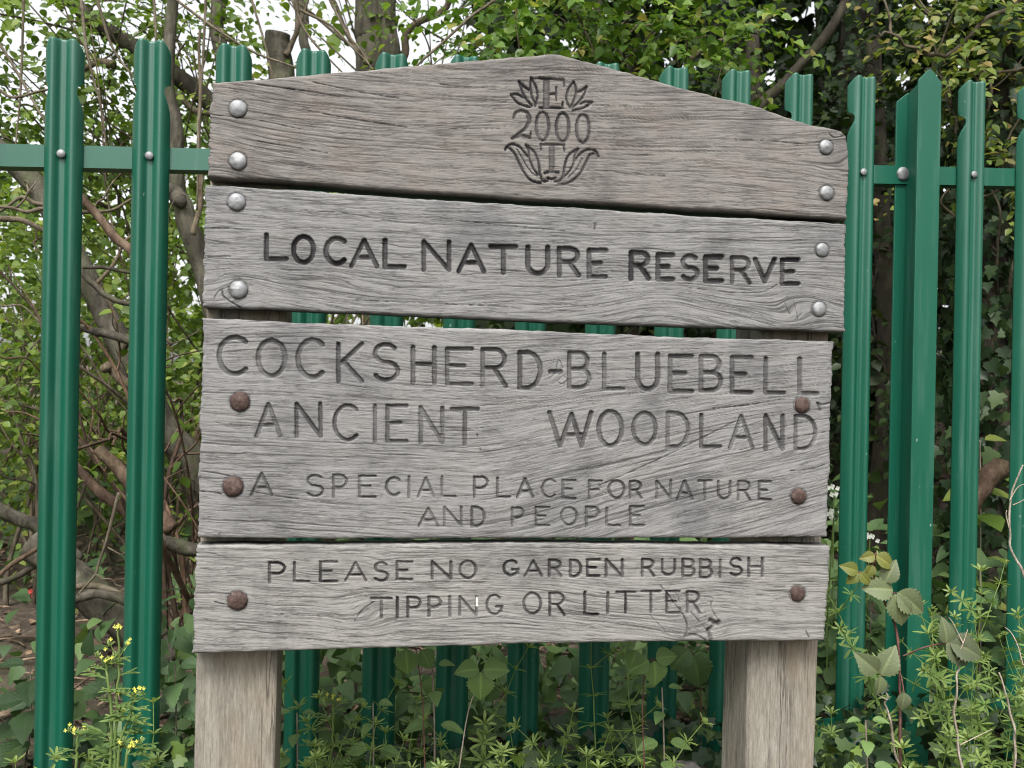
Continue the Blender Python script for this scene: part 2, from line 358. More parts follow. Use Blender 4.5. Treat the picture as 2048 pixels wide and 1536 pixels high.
# ------------------------------------------------------------------ ground
def gh(x, y):
    x = np.asarray(x, float); y = np.asarray(y, float)
    h = 0.35 * sstep(0.5, 1.35, y)
    h = h + 0.075 * np.clip(y - 5.5, 0, 60) * sstep(5.5, 8, y) * 0.6
    h = h + sstep(2.4, 6.5, y) * sstep(0.2, 3.2, x) * 1.1
    h = h + 0.035 * (vnoise(x * 1.7 + 40, y * 1.7 + 40, 3) - 0.5) * sstep(0.6, 1.5, y) + 0.02 * (vnoise(x * 6 + 90, y * 6 + 90, 5) - 0.5)
    return h
def ground():
    a = np.linspace(-1, 1, 181); gx = np.sign(a) * (np.abs(a) * 4 + 66 * np.abs(a) ** 4)
    b = np.linspace(0, 1, 200); gy = -30 * (1 - sstep(0, 0.12, b)) + 9 * np.clip(b - .12, 0, 1) + 95 * np.clip(b - .35, 0, 1) ** 3
    X, Y = np.meshgrid(gx, gy, indexing='xy'); Z = gh(X, Y)
    r, c = X.shape; i, j = np.meshgrid(np.arange(r - 1), np.arange(c - 1), indexing='ij')
    F = np.stack([i * c + j, i * c + j + 1, (i + 1) * c + j + 1, (i + 1) * c + j], -1).reshape(-1, 4)
    o = mesh_np('ground', np.stack([X, Y, Z], -1), F, M['soil']); tag(o, kind='structure')
ground()

# ------------------------------------------------------------------ the sign
SP = Plane(1.45, math.atan(FPX / 11326.0))
THK = (0.060, 0.046, 0.040, 0.040); TH = 0.040
def E_(cx, cy, rx, ry, a0, a1, n=18):
    a = np.radians(np.linspace(a0, a1, n)); return [(cx + rx * math.cos(t), cy + ry * math.sin(t)) for t in a]
FONT = {
 'A': [[(0, 1), (.5, 0), (1, 1)], [(.2, .66), (.8, .66)]],
 'B': [[(0, 0), (0, 1)], [(0, 0), (.5, 0)] + E_(.5, .235, .42, .235, -90, 90) + [(0, .47)], [(.5, .47)] + E_(.55, .735, .45, .265, -90, 90) + [(0, 1)]],
 'C': [E_(.56, .5, .56, .5, -48, -312, 30)],
 'D': [[(0, 0), (0, 1)], [(0, 0), (.35, 0)] + E_(.35, .5, .65, .5, -90, 90, 24) + [(0, 1)]],
 'E': [[(0, 0), (0, 1)], [(0, 0), (1, 0)], [(0, .48), (.68, .48)], [(0, 1), (1, 1)]],
 'F': [[(0, 0), (0, 1)], [(0, 0), (1, 0)], [(0, .5), (.75, .5)]],
 'G': [E_(.52, .5, .52, .5, -45, -350, 30) + [(1, .62)], [(.62, .6), (1.0, .6), (1.0, .85)]],
 'H': [[(0, 0), (0, 1)], [(1, 0), (1, 1)], [(0, .47), (1, .47)]],
 'I': [[(.5, 0), (.5, 1)]],
 'K': [[(0, 0), (0, 1)], [(1, 0), (.1, .52)], [(.2, .45), (1, 1)]],
 'L': [[(0, 0), (0, 1), (1, 1)]],
 'N': [[(0, 1), (0, 0), (1, 1), (1, 0)]],
 'O': [E_(.5, .5, .5, .5, 0, 360, 40)],
 'P': [[(0, 0), (0, 1)], [(0, 0), (.5, 0)] + E_(.5, .27, .5, .27, -90, 90) + [(0, .54)]],
 'R': [[(0, 0), (0, 1)], [(0, 0), (.5, 0)] + E_(.5, .25, .45, .25, -90, 90) + [(0, .5)], [(.5, .5), (1, 1)]],
 'S': [E_(.5, .25, .45, .25, -35, -255, 20) + E_(.5, .75, .5, .25, -80, 150, 20)],
 'T': [[(0, 0), (1, 0)], [(.5, 0), (.5, 1)]],
 'U': [[(0, 0), (0, .65)] + E_(.5, .65, .5, .35, 180, 0, 20) + [(1, 0)]],
 'V': [[(0, 0), (.5, 1), (1, 0)]],
 'W': [[(0, 0), (.25, 1), (.53, .06), (.77, 1), (1, 0)], [(.38, .68), (.75, .66)]],
 '-': [[(0, .5), (1, .5)]],
}
# (character, left, right, top, bottom) as routed on each board; half width and depth of the router cut
T1 = [('L',533,573,470,518),('O',587,627,473,525),('C',652,691,477,527),('A',703,754,480,533),('L',770,808,481,534),('N',848,898,483,540),('A',918,968,490,543),('T',982,1032,493,546),('U',1056,1096,495,547),('R',1119,1158,497,551),('E',1179,1212,501,554),('R',1263,1298,505,557),('E',1317,1346,510,559),('S',1365,1396,512,559),('E',1412,1444,514,562),('R',1465,1500,515,566),('V',1511,1550,519,563),('E',1565,1597,520,568)]
T2 = [('C',438,495,675,748),('O',516,570,681,752),('C',596,648,680,755),('K',677,724,688,763),('S',748,796,689,760),('H',826,869,695,767),('E',895,944,698,768),('R',966,1012,699,773),('D',1040,1081,705,776),('-',1102,1121,738,750),('B',1139,1179,706,775),('L',1209,1247,708,778),('U',1276,1316,709,779),('E',1341,1384,713,783),('B',1403,1442,713,781),('E',1465,1503,715,785),('L',1532,1568,717,786),('L',1600,1634,718,787)]
T3 = [('A',513,561,808,873),('N',593,641,808,873),('C',669,716,811,880),('I',748,752,812,883),('E',775,813,812,883),('N',842,885,816,886),('T',904,956,818,888),('W',1099,1183,825,892),('O',1198,1244,823,892),('O',1267,1312,826,889),('D',1336,1377,826,894),('L',1403,1441,830,894),('A',1460,1506,832,897),('N',1532,1566,832,899),('D',1592,1631,832,898)]
T4 = [('A',503,544,947,990),('S',614,646,951,992),('P',667,693,951,995),('E',719,751,952,994),('C',773,800,956,991),('I',816,820,954,995),('A',836,868,955,994),('L',884,911,954,993),('P',949,975,954,995),('L',995,1020,956,994),('A',1035,1066,958,995),('C',1085,1112,960,995),('E',1126,1151,961,997),('F',1179,1204,962,997),('O',1218,1249,962,996),('R',1261,1283,963,997),('N',1314,1342,962,997),('A',1355,1385,962,999),('T',1397,1423,962,999),('U',1437,1461,963,998),('R',1477,1501,963,1000),('E',1519,1542,964,999),
      ('A',838,876,1017,1053),('N',889,923,1015,1052),('D',944,969,1015,1053),('P',1025,1047,1016,1052),('E',1072,1099,1015,1051),('O',1123,1154,1016,1050),('P',1173,1198,1015,1053),('L',1214,1240,1017,1051),('E',1261,1288,1014,1051)]
T5 = [('P',539,569,1126,1166),('L',589,618,1126,1163),('E',641,674,1124,1163),('A',691,732,1126,1162),('S',749,776,1126,1162),('E',794,824,1124,1159),('N',865,902,1124,1158),('O',920,952,1123,1157),('G',1008,1036,1122,1151),('A',1050,1084,1122,1153),('R',1099,1122,1121,1153),('D',1141,1162,1121,1153),('E',1175,1199,1120,1152),('N',1213,1245,1120,1153),('R',1285,1308,1119,1152),('U',1325,1350,1120,1150),('B',1366,1389,1119,1153),('B',1401,1424,1120,1155),('I',1440,1442,1120,1155),('S',1461,1484,1117,1151),('H',1498,1525,1117,1153),
      ('T',743,783,1197,1236),('I',793,796,1196,1235),('P',816,841,1195,1234),('P',858,881,1195,1232),('I',899,901,1194,1232),('N',920,953,1194,1231),('G',974,1003,1191,1229),('O',1048,1082,1187,1228),('R',1100,1129,1187,1231),('L',1170,1196,1185,1229),('I',1215,1217,1186,1227),('T',1234,1270,1185,1226),('T',1284,1321,1183,1226),('E',1334,1360,1183,1226),('R',1375,1399,1184,1226)]
def strokes(text, hw, depth, dark):
    out = []
    for ch, x0, x1, y0, y1 in text:
        slope = 0.0
        wv = hw * random.uniform(0.9, 1.1)
        for pl in FONT[ch]:
            out.append((np.array([(x0 + (x1 - x0) * u + random.uniform(-.3, .3), y0 + (y1 - y0) * v + random.uniform(-.3, .3)) for u, v in pl]), wv, depth * random.uniform(.85, 1.1), dark * random.uniform(.75, 1.1)))
    return out
def em(pts, hw, d=0.0035, dark=1.0):
    p = np.array(pts, float) / 4.518 + np.array([900, 80])
    if len(p) > 2: p = smooth_path(p, len(p) * 5)
    return (p, hw / 4.518, d, dark)
EMB = [em([(735,340),(785,440),(792,520),(772,592)],11), em([(735,340),(730,430),(745,520),(768,560)],11), em([(625,375),(665,415),(715,450)],12), em([(625,375),(655,470),(695,540),(742,592)],11),
 em([(550,492),(610,490),(665,517)],11), em([(550,492),(615,570),(722,605)],11), em([(1120,375),(1070,450),(1055,540),(1085,612)],11), em([(1120,375),(1142,450),(1130,520),(1095,604)],11),
 em([(1237,420),(1190,455),(1145,472)],12), em([(1237,420),(1212,495),(1165,560),(1110,608)],11), em([(1288,560),(1230,558),(1180,575)],11), em([(1288,560),(1210,612),(1108,636)],11),
 em([(500,992),(532,950),(580,942),(640,975),(700,1048)],12), em([(530,972),(580,1020),(630,1120),(680,1210),(740,1272),(822,1292)],12), em([(605,985),(650,1060),(690,1130),(740,1200),(790,1228)],6,0.002),
 em([(687,950),(712,1000),(722,1080),(757,1165),(797,1215)],10), em([(687,950),(760,1010),(800,1100),(815,1200),(840,1270),(886,1270)],12),
 em([(1160,985),(1085,1030),(1045,1110),(1025,1240)],12), em([(1160,985),(1130,1040),(1120,1110),(1085,1180),(1030,1240)],10), em([(1122,1092),(1190,1020),(1250,990),(1310,1000),(1343,1052)],12),
 em([(1310,1025),(1265,1040),(1230,1110),(1180,1200),(1110,1270),(1040,1300),(985,1300)],12), em([(1195,1070),(1140,1170),(1070,1240)],6,0.002), em([(1022,1240),(990,1275),(945,1277)],12),
 em([(810,343),(1028,360)],14), em([(1028,360),(1032,415)],10), em([(735,343),(800,345)],9,.002), em([(852,360),(852,605)],9,0.003,.8), em([(893,360),(893,605)],9,0.003,.8), em([(872,360),(872,605)],22,0.0025,.6), em([(905,487),(962,485)],11), em([(962,425),(962,550)],9,0.003),
 em([(812,612),(1020,614)],12), em([(1022,560),(1012,614)],10),
 em([(578,700),(600,655),(655,640),(705,665),(725,720),(690,790),(620,850),(565,890)],15,.003,.8), em([(705,690),(712,740),(680,800)],14,.003,.7), em([(570,885),(640,865),(728,880)],15,.003,.8), em([(733,835),(728,890)],8),
 em([(818,945),(1035,945)],12), em([(822,950),(826,995)],9), em([(1030,950),(1035,1005)],9), em([(905,955),(905,1190)],10,0.003,.7), em([(938,955),(938,1190)],10,0.003,.7), em([(921,955),(921,1190)],18,.0025,.6), em([(858,1202),(920,1190),(980,1200)],13), em([(885,1243),(917,1260),(957,1243)],11)]
for cx, cy in ((838, 780), (1020, 790), (1203, 802)):
    EMB.append(em(E_(cx, cy, 60, 128, 0, 360, 14), 13, .003, .85)); EMB.append(em(E_(cx - 28, cy, 24, 105, 90, 270, 8), 13, .0025, .55)); EMB.append(em(E_(cx + 28, cy, 24, 105, -90, 90, 8), 13, .0025, .55))

CR = {
 0: [([(515,169),(606,181),(680,194)],1.6),([(625,164),(696,179),(796,197)],2.0),([(606,219),(693,236),(815,255)],2.2),([(419,229),(509,239),(599,258)],1.5),([(515,282),(654,306)],1.4),([(1020,174),(930,174),(880,168)],1.3),([(1000,257),(900,258)],1.1),([(1100,332),(1230,345),(1330,352)],1.0),([(1655,262),(1668,275),(1690,270)],2.2),([(1620,290),(1540,282),(1470,280)],1.3)],
 1: [([(460,573),(438,582),(428,597)],2.2),([(444,582),(449,595),(473,611),(496,624)],3.4),([(405,457),(430,456),(457,457)],1.6),([(405,515),(430,514),(460,513)],2.2),([(1393,577),(1459,585),(1524,584),(1554,569)],1.6),([(1586,600),(1592,620),(1596,640)],1.5),([(1575,592),(1570,606),(1580,628)],1.4),([(1605,625),(1590,640)],1.6),([(600,420),(700,428),(800,446)],1.1),([(880,436),(1000,450),(1130,462)],1.2),([(700,600),(860,607),(1000,612)],1.3),([(1190,448),(1190,457)],4.0)],
 2: [([(1198,971),(1256,946),(1314,920),(1394,881),(1472,842)],1.9),([(1427,817),(1500,810),(1568,797)],1.6),([(1581,942),(1620,938),(1662,925)],1.8),([(1660,806),(1645,809),(1634,806)],3.0),([(1637,808),(1640,820)],6.0),([(399,942),(430,946),(459,952)],2.2),([(396,983),(420,984),(442,988)],1.8),([(494,981),(547,991),(598,998)],1.6),([(401,911),(420,912),(439,916)],1.4),([(1480,900),(1560,880),(1663,862)],1.3),([(1500,870),(1600,846),(1663,836)],1.3),([(441,1074),(438,1070),(443,1067),(448,1070)],1.8),([(955,869),(955,873)],3.0),([(960,897),(961,900)],3.0),([(1110,760),(1125,768),(1135,760),(1128,752)],1.2),([(1110,745),(1118,720),(1125,735)],1.2)],
 3: [([(1337,1191),(1371,1238),(1374,1265),(1369,1272)],2.6),([(1352,1185),(1360,1205)],1.6),([(1403,1193),(1425,1197),(1422,1214),(1438,1243)],2.0),([(1380,1222),(1396,1240),(1412,1258)],1.6),([(1360,1215),(1380,1262)],1.3),([(1422,1242),(1437,1249)],10.0),([(1438,1244),(1424,1256),(1418,1262),(1423,1280)],7.5),([(1369,1274),(1390,1270),(1412,1281)],4.0),([(749,1204),(725,1220),(710,1242)],2.2),([(430,1204),(448,1209)],2.0),([(534,1227),(651,1233)],1.2),([(1320,1170),(1345,1200)],1.2),([(1300,1230),(1330,1262)],1.3),([(1612,1262),(1618,1275)],1.5),([(390,1135),(420,1139)],1.4)],
}
BOARDS = [
 dict(top=[(426,164),(541,156.5),(670,144),(799,134),(912,124),(1038,113),(1090,107.5),(1105,106.5),(1123,108.5),(1146,114),(1193,127.5),(1252,142),(1340,170),(1427,190),(1486,205),(1523,215),(1614,246),(1656,255),(1682,262),(1692,272)],
      bot=[(416,353),(573,361),(799,379),(900,387),(1695,437)], left=[(0,426),(.3,420),(1,416)], right=[(0,1692),(.15,1697),(.4,1698.5),(1,1695)], mat='oak1',
      text=EMB, label='peaked top board carved with a leafy emblem and 2000'),
 dict(top=[(411,370),(622,381),(813,396.5),(1050,409),(1377,430),(1693,447)], bot=[(404,614),(670,623),(1050,641),(1377,653),(1691,663)], left=[(0,411.5),(1,404)], right=[(0,1693),(1,1691)], mat='oak2',
      text=strokes(T1, 5.0, .0055, 1.05), label='second board carved LOCAL NATURE RESERVE'),
 dict(top=[(406,635),(576,644.5),(773,651),(1045,660),(1362,675),(1667,683)], bot=[(395,1076),(700,1078),(1000,1078),(1655,1074)], left=[(0,406),(.3,401),(1,395)], right=[(0,1667),(.3,1663),(.63,1661),(1,1654)], mat='oak3',
      text=strokes(T2, 4.9, .0046, .72) + strokes(T3, 4.3, .0040, .68) + strokes(T4, 2.8, .0030, .72), label='widest board carved COCKSHERD-BLUEBELL ANCIENT WOODLAND'),
 dict(top=[(394.5,1092),(697,1089.5),(1037,1086),(1342,1090),(1662,1092.5)], bot=[(384.5,1308),(697,1299),(1037,1289),(1342,1284),(1651,1281)], left=[(0,394.5),(.2,389),(.5,388),(1,384.5)], right=[(0,1662),(.35,1659),(.7,1655),(1,1651)], mat='oak4',
      text=strokes(T5, 2.9, .0034, .92), label='lowest board carved PLEASE NO GARDEN RUBBISH'),
]
def grain_field(k, X, Y):
    """across-grain coordinate t (px) whose level lines are the grain; along-grain coordinate is X"""
    n1 = (vnoise(X / 330 + k * 17, Y / 120 + 5, 21 + k) - .5) * 22 + (vnoise(X / 110 + k * 9, Y / 60 + 8, 31 + k) - .5) * 5
    if k == 0:
        yc = np.where(X < 900, 0.10 * (X - 900), 0.02 * (X - 900))
        t = Y - yc
        kx, ky, kr = [1715], [330], [70]
    elif k == 1:
        yc = 0.035 * (X - 1000); t = Y - yc
        w = sstep(520, 600, Y); t = t + w * 30 * np.exp(-((X - 1330) / 120) ** 2) - w * 22 * np.exp(-((X - 760) / 190) ** 2)
        kx, ky, kr = [462, 1588], [588, 618], [55, 55]
    elif k == 2:
        up = np.clip(X - 930, 0, 2000); w = sstep(600, 900, Y) * (1 - 0.25 * sstep(960, 1120, Y))
        yc = 0.05 * (X - 930) * (X < 930) - (0.25 * up - 20 * (1 - np.exp(-up / 80))) * w
        t = Y - yc
        kx, ky, kr = [1118], [755], [45]
    else:
        yc = 0.02 * (X - 1000); t = Y - yc
        kx, ky, kr = [735, 1400], [1225, 1238], [60, 80]
    t = t + n1
    for x, y, r in zip(kx, ky, kr):
        d2 = ((X - x) / (1.5 * r)) ** 2 + ((Y - y) / r) ** 2
        t = t + np.sign(Y - y) * 0 - (Y - y) * 0.75 * np.exp(-d2 * 2.2) + 14 * np.exp(-d2 * 1.5) * np.sin((X - x) / r)
    return t
def seg_dist(px, py, pl):
    best = np.full(px.shape, 1e9)
    for (ax, ay), (bx, by) in zip(pl[:-1], pl[1:]):
        dx, dy = bx - ax, by - ay; L = dx * dx + dy * dy + 1e-9
        t = np.clip(((px - ax) * dx + (py - ay) * dy) / L, 0, 1)
        best = np.minimum(best, np.hypot(px - ax - t * dx, py - ay - t * dy))
    return best
STEP = 1.45
BOLTS = [(0,476,217,17.5),(0,476,322,17.5),(1,473,404,17.5),(1,477,579,18),(0,1652,294,14.5),(0,1653,386,14.5),(1,1644,500,14),(1,1638,618,14.5),(2,480,803,19.5),(2,466,973,20),(2,1604,810,16),(2,1597,992,16),(3,475,1201,19.5),(3,1595,1187,15.5)]
def make_board(k, spec, parent):
    x0, x1 = spec['top'][0][0], spec['top'][-1][0]
    top = np.array(spec['top'], float); bot = np.array(spec['bot'], float)
    Wp = x1 - x0; Hp = (bot[:, 1].mean() - top[:, 1].mean())
    nc = int(Wp / STEP); nr = int(max(Hp, 185) / STEP)
    A, B = np.meshgrid(np.linspace(0, 1, nc), np.linspace(0, 1, nr), indexing='xy')
    lf = np.array(spec['left']); rt = np.array(spec['right'])
    xl = np.interp(B, lf[:, 0], lf[:, 1]) + (vnoise(B * 60, B * 0 + k, 41 + k) - .5) * 3.0 + (vnoise(B * 11, B * 0 + k, 45 + k) - .5) * 4
    xr = np.interp(B, rt[:, 0], rt[:, 1]) + (vnoise(B * 60, B * 0 + k, 51 + k) - .5) * 2.4 + (vnoise(B * 11, B * 0 + k, 55 + k) - .5) * 3
    X = xl + (xr - xl) * A
    xs = np.linspace(0, 1, nc) * Wp + x0
    yt = np.interp(xs, top[:, 0], top[:, 1]) + (vnoise(xs / 14, xs * 0 + k, 61 + k) - .5) * 1.6 + (vnoise(xs / 60, xs * 0, 65 + k) - .5) * 2
    yb = np.interp(xs, np.concatenate([[x0], bot[1:-1, 0], [x1]]), bot[:, 1]) + (vnoise(xs / 14, xs * 0 + k, 71 + k) - .5) * 1.2 + (vnoise(xs / 60, xs * 0, 75 + k) - .5) * 2
    Y = yt[None, :] + (yb - yt)[None, :] * B
    t = grain_field(k, X, Y); s = X
    h = np.zeros_like(X); groove = np.zeros_like(X); crack = np.zeros_like(X); paint = np.zeros_like(X)
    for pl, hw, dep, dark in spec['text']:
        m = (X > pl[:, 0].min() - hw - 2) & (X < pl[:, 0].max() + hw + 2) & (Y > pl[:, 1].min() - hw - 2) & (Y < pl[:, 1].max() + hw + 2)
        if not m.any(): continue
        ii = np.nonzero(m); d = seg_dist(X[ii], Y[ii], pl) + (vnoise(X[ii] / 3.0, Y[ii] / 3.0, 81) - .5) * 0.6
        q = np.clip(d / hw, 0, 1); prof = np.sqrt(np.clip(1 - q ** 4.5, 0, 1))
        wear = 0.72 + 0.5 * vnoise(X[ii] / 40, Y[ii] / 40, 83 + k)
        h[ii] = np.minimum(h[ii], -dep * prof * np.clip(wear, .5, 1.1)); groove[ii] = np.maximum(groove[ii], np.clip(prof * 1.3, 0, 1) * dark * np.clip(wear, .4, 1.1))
    # fine relief of the raised grain
    rel = (vnoise(s / 38, t / 3.0, 91 + k) - .5) * 0.00028 + (vnoise(s / 14, t / 3.4, 95 + k) - .5) * 0.00028 + (vnoise(s / 220, t / 24, 97 + k) - .5) * 0.0003
    h = h + rel
    # long drying checks that follow the grain
    nchk = [150, 130, 190, 110][k]
    for _ in range(nchk):
        i = random.randrange(nr); j = random.randrange(nc); tc_, sc_ = t[i, j], s[i, j]
        L = random.choice([40, 70, 110, 160, 240]) * random.uniform(.6, 1.2); w = random.uniform(.55, 1.15)
        m = (np.abs(t - tc_) < 4) & (np.abs(s - sc_) < L)
        ii = np.nonzero(m)
        if len(ii[0]) == 0: continue
        wob = (vnoise(s[ii] / 25, s[ii] * 0 + tc_, 99) - .5) * 2.2
        fall = np.clip(1 - np.abs(s[ii] - sc_) / L, 0, 1) ** .5
        c = np.clip(1.25 - np.abs(t[ii] - tc_ + wob) / (w * (0.5 + fall)), 0, 1) * np.clip(fall * 1.4, 0, 1) * random.uniform(.35, .9)
        crack[ii] = np.maximum(crack[ii], c); h[ii] -= c * 0.0008
    for sp_, Lc, sd, wl, am, thr in ((5.4, 70, 141, .9, .62, .36), (9.0, 150, 147, 1.0, .85, .48), (17.0, 230, 153, 1.2, 1.0, .55)):
        tw_ = t / sp_ + (vnoise(s / 45, t / (sp_ * 2), sd) - .5) * .55; ct = np.floor(tw_); fr = tw_ - ct
        so_ = s / Lc + hashf(ct.astype(int), np.zeros(ct.shape, int) + k, sd + 1) * 17; cs_ = np.floor(so_); fs = so_ - cs_
        hs = hashf(ct.astype(int), cs_.astype(int) + 91 * k, sd + 2); ho = .2 + .6 * hashf(ct.astype(int), cs_.astype(int) + 53 * k, sd + 3)
        c = np.clip(1.25 - np.abs(fr - ho) * sp_ / wl, 0, 1) * np.clip(np.minimum(fs, 1 - fs) * 5, 0, 1) * (hs > thr) * am * (.35 + .65 * (hs - thr) / (1 - thr)) * (.4 + .9 * vnoise(s / 130 + k * 7, t / 50, sd + 4))
        crack = np.maximum(crack, c); h -= c * .00045
    for pl, w in CR[k]:
        pl = smooth_path(pl, len(pl) * 6) if len(pl) > 2 else np.array(pl, float)
        m = (X > pl[:, 0].min() - 8) & (X < pl[:, 0].max() + 8) & (Y > pl[:, 1].min() - 8) & (Y < pl[:, 1].max() + 8); ii = np.nonzero(m)
        d = seg_dist(X[ii], Y[ii], pl) + (vnoise(X[ii] / 6, Y[ii] / 6, 101) - .5) * 1.6
        c = np.clip(1.3 - d / (w * .5 + .3), 0, 1) * (0.55 + .45 * vnoise(X[ii] / 9, Y[ii] / 9, 103)); crack[ii] = np.maximum(crack[ii], c); h[ii] -= c * (0.0008 + 0.0005 * w)
    if k == 3:
        d = seg_dist(X, Y, np.array([(954, 1195), (954, 1212)])); paint = np.clip(1.6 - d / 1.5, 0, 1)
        h -= 0.004 * np.exp(-(((X - 1405) / 26) ** 2 + ((Y - 1262) / 22) ** 2))
    for bk_, bx, by, br in BOLTS:
        if bk_ != k: continue
        d = np.hypot(X - bx, Y - by) + (vnoise(X / 5, Y / 5, 131) - .5) * 3; c = np.clip(1 - np.abs(d - br * 1.03) / (br * .22), 0, 1); h -= c * .0007; groove = np.maximum(groove, c * .75)
        stn = np.exp(-(((X - bx) / (br * .8)) ** 2)) * np.clip((Y - by) / br, 0, 1) * np.exp(-np.clip(Y - by, 0, 999) / (br * 1.9)) * (.3 + .7 * vnoise(X / 4, Y / 20, 133)); groove = np.maximum(groove, stn * .38)
    # worn arris all round
    de = np.minimum(np.minimum(A * Wp, (1 - A) * Wp), np.minimum(B * (yb - yt)[None, :], (1 - B) * (yb - yt)[None, :]))
    r = 6.0 + 3 * vnoise(X / 35, Y / 35, 111 + k); q = np.clip(1 - de / r, 0, 1)
    h -= r / 1240.0 * 0.62 * (1 - np.sqrt(np.clip(1 - q * q, 0, 1)))
    P = SP.hit(X, Y) - SP.n * h[..., None]
    V = P.reshape(-1, 3); idx = np.arange(nr * nc).reshape(nr, nc)
    F = np.stack([idx[:-1, :-1], idx[1:, :-1], idx[1:, 1:], idx[:-1, 1:]], -1).reshape(-1, 4)
    loop = np.concatenate([idx[0, :-1], idx[:-1, -1], idx[-1, :0:-1], idx[:0:-1, 0]])
    n0 = len(V); m = len(loop)
    back = SP.hit(X.ravel()[loop], Y.ravel()[loop]) + SP.n * THK[k]
    side = []; layers = [loop]
    Vs = [V]; nn = n0
    base = SP.hit(X.ravel()[loop], Y.ravel()[loop])
    for q in (0.35, 1.0):
        Vs.append(base * 1.0 + SP.n * (THK[k] * q)); layers.append(np.arange(nn, nn + m)); nn += m
    for a, b in zip(layers[:-1], layers[1:]):
        a2 = np.roll(a, -1); b2 = np.roll(b, -1); side.append(np.stack([a, a2, b2, b], -1))
    # back face: strip between the upper and lower boundary
    tb = layers[-1][:nc]; lb = layers[-1][nc - 1 + nr - 1: nc - 1 + nr - 1 + nc][::-1]
    bk = np.stack([tb[:-1], lb[:-1], lb[1:], tb[1:]], -1)[:, ::-1]
    sx = np.concatenate([s.ravel()] + [s.ravel()[loop]] * 2); st = np.concatenate([t.ravel(), t.ravel()[loop] + 30, t.ravel()[loop] + 90])
    G = np.stack([sx / 100.0, st / 100.0, np.zeros_like(sx)], -1)
    z = np.zeros(2 * m)
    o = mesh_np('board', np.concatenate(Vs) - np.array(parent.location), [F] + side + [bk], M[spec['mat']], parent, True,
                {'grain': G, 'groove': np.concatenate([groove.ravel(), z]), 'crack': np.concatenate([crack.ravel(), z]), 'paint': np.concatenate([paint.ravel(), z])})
    o['label'] = spec['label']
    return o
def bolt(px, py, rpx, plane, mat, parent, name='bolt', off=0.0, flat=False, label=None):
    c = plane.hit(px, py, off); r = rpx / FPX * c[1]
    c = c + plane.n * 0.0012
    prof = [(r * .98, -.002), (r, .0004), (r * .99, .0016)] + [(r * math.cos(a), .0016 + r * .42 * math.sin(a)) for a in np.radians([8, 20, 34, 48, 62, 76, 86])] + [(0.0001, .0016 + r * .421)]
    if flat: prof = [(r * .9, -.004), (r * .9, .0045), (r, .005), (r, .0085), (r * .86, .0100), (0.0001, .0102)]
    mb = MB(); mb.lathe(c - np.array(root_of(parent).location), -plane.n, prof, 28)
    mb.V = [v + (vnoise(v[:, 0] * 300 + px, v[:, 2] * 300 + py, 5)[:, None] - .5) * r * .09 * np.array([1, 1, 1]) for v in mb.V]
    o = mb.build(name, M[mat], parent)
    if label: o['label'] = label
    return o
def root_of(o):
    while o.parent: o = o.parent
    return o
def sign():
    base = SP.hit(1010, 2000); base[2] = 0.33
    root = thing('nature_reserve_sign', 'weathered grey oak sign of four carved boards bolted to two posts', 'sign', None, tuple(base))
    bs = [make_board(k, b, root) for k, b in enumerate(BOARDS)]
    for k, px, py, r, m in ((0,476,217,17.5,'galv'),(0,476,322,17.5,'galv'),(1,473,404,17.5,'galv'),(1,477,579,18,'galv'),(0,1652,294,14.5,'galv'),(0,1653,386,14.5,'galv'),(1,1644,500,14,'galv'),(1,1638,618,14.5,'galv'),
                            (2,480,803,19.5,'rust'),(2,466,973,20,'rust'),(2,1604,810,16,'rust'),(2,1597,992,16,'rust'),(3,475,1201,19.5,'rust'),(3,1595,1187,15.5,'rust')):
        bolt(px, py, r, SP, m, bs[k], label='dull galvanised bolt head' if m == 'galv' else 'rusty bolt head')
    # posts: square oak, front face flush behind the boards
    off = TH + 0.003
    for (xa, ya, xb, yb, xc, yc, xd, yd), dep in (((425, 200, 585, 200, 382, 1700, 544, 1700), .115), ((1532, 300, 1670, 300, 1485, 1700, 1623, 1700), .105)):
        c = [SP.hit(x, y, off) for x, y in ((xa, ya), (xb, yb), (xc, yc), (xd, yd))]
        n = 60; V = []; q = 7
        prof = []   # rounded square section: (across 0..1, depth 0..1)
        rr = .035
        for cx, cy, a0 in ((rr, rr, 180), (1 - rr, rr, 270), (1 - rr, 1 - rr, 0), (rr, 1 - rr, 90)):
            for a in np.radians(np.linspace(a0, a0 + 90, 4)): prof.append((cx + rr * math.cos(a), cy + rr * math.sin(a)))
        prof = np.array(prof); prof2 = []
        for i in range(len(prof)):
            a, b = prof[i], prof[(i + 1) % len(prof)]; kk = 14 if np.hypot(*(b - a)) > .3 else 1
            for j in range(kk): prof2.append(a + (b - a) * j / kk)
        prof = np.array(prof2); m = len(prof)
        for i in range(n):
            f = i / (n - 1) * 1.12; L = c[0] + (c[2] - c[0]) * f; R = c[1] + (c[3] - c[1]) * f
            ring = L + np.outer(prof[:, 0], R - L) + np.outer(prof[:, 1] * dep, SP.n)
            cen = ring.mean(0); ang = np.arange(m) / m
            ring = cen + (ring - cen) * (1 + (vnoise(ang * 60, np.full(m, i * .35), 121) - .5) * .018)[:, None]
            V.append(ring)
        V = np.concatenate(V); i, j = np.meshgrid(np.arange(n - 1), np.arange(m), indexing='ij'); j2 = (j + 1) % m
        F = np.stack([i * m + j, (i + 1) * m + j, (i + 1) * m + j2, i * m + j2], -1).reshape(-1, 4)
        V = np.concatenate([V, [V[:m].mean(0)]]); F3 = np.stack([np.full(m, n * m), np.arange(m), (np.arange(m) + 1) % m], -1)
        mesh_np('post', V - base, [F, F3], M['post'], root)
    return root
SIGN = sign()

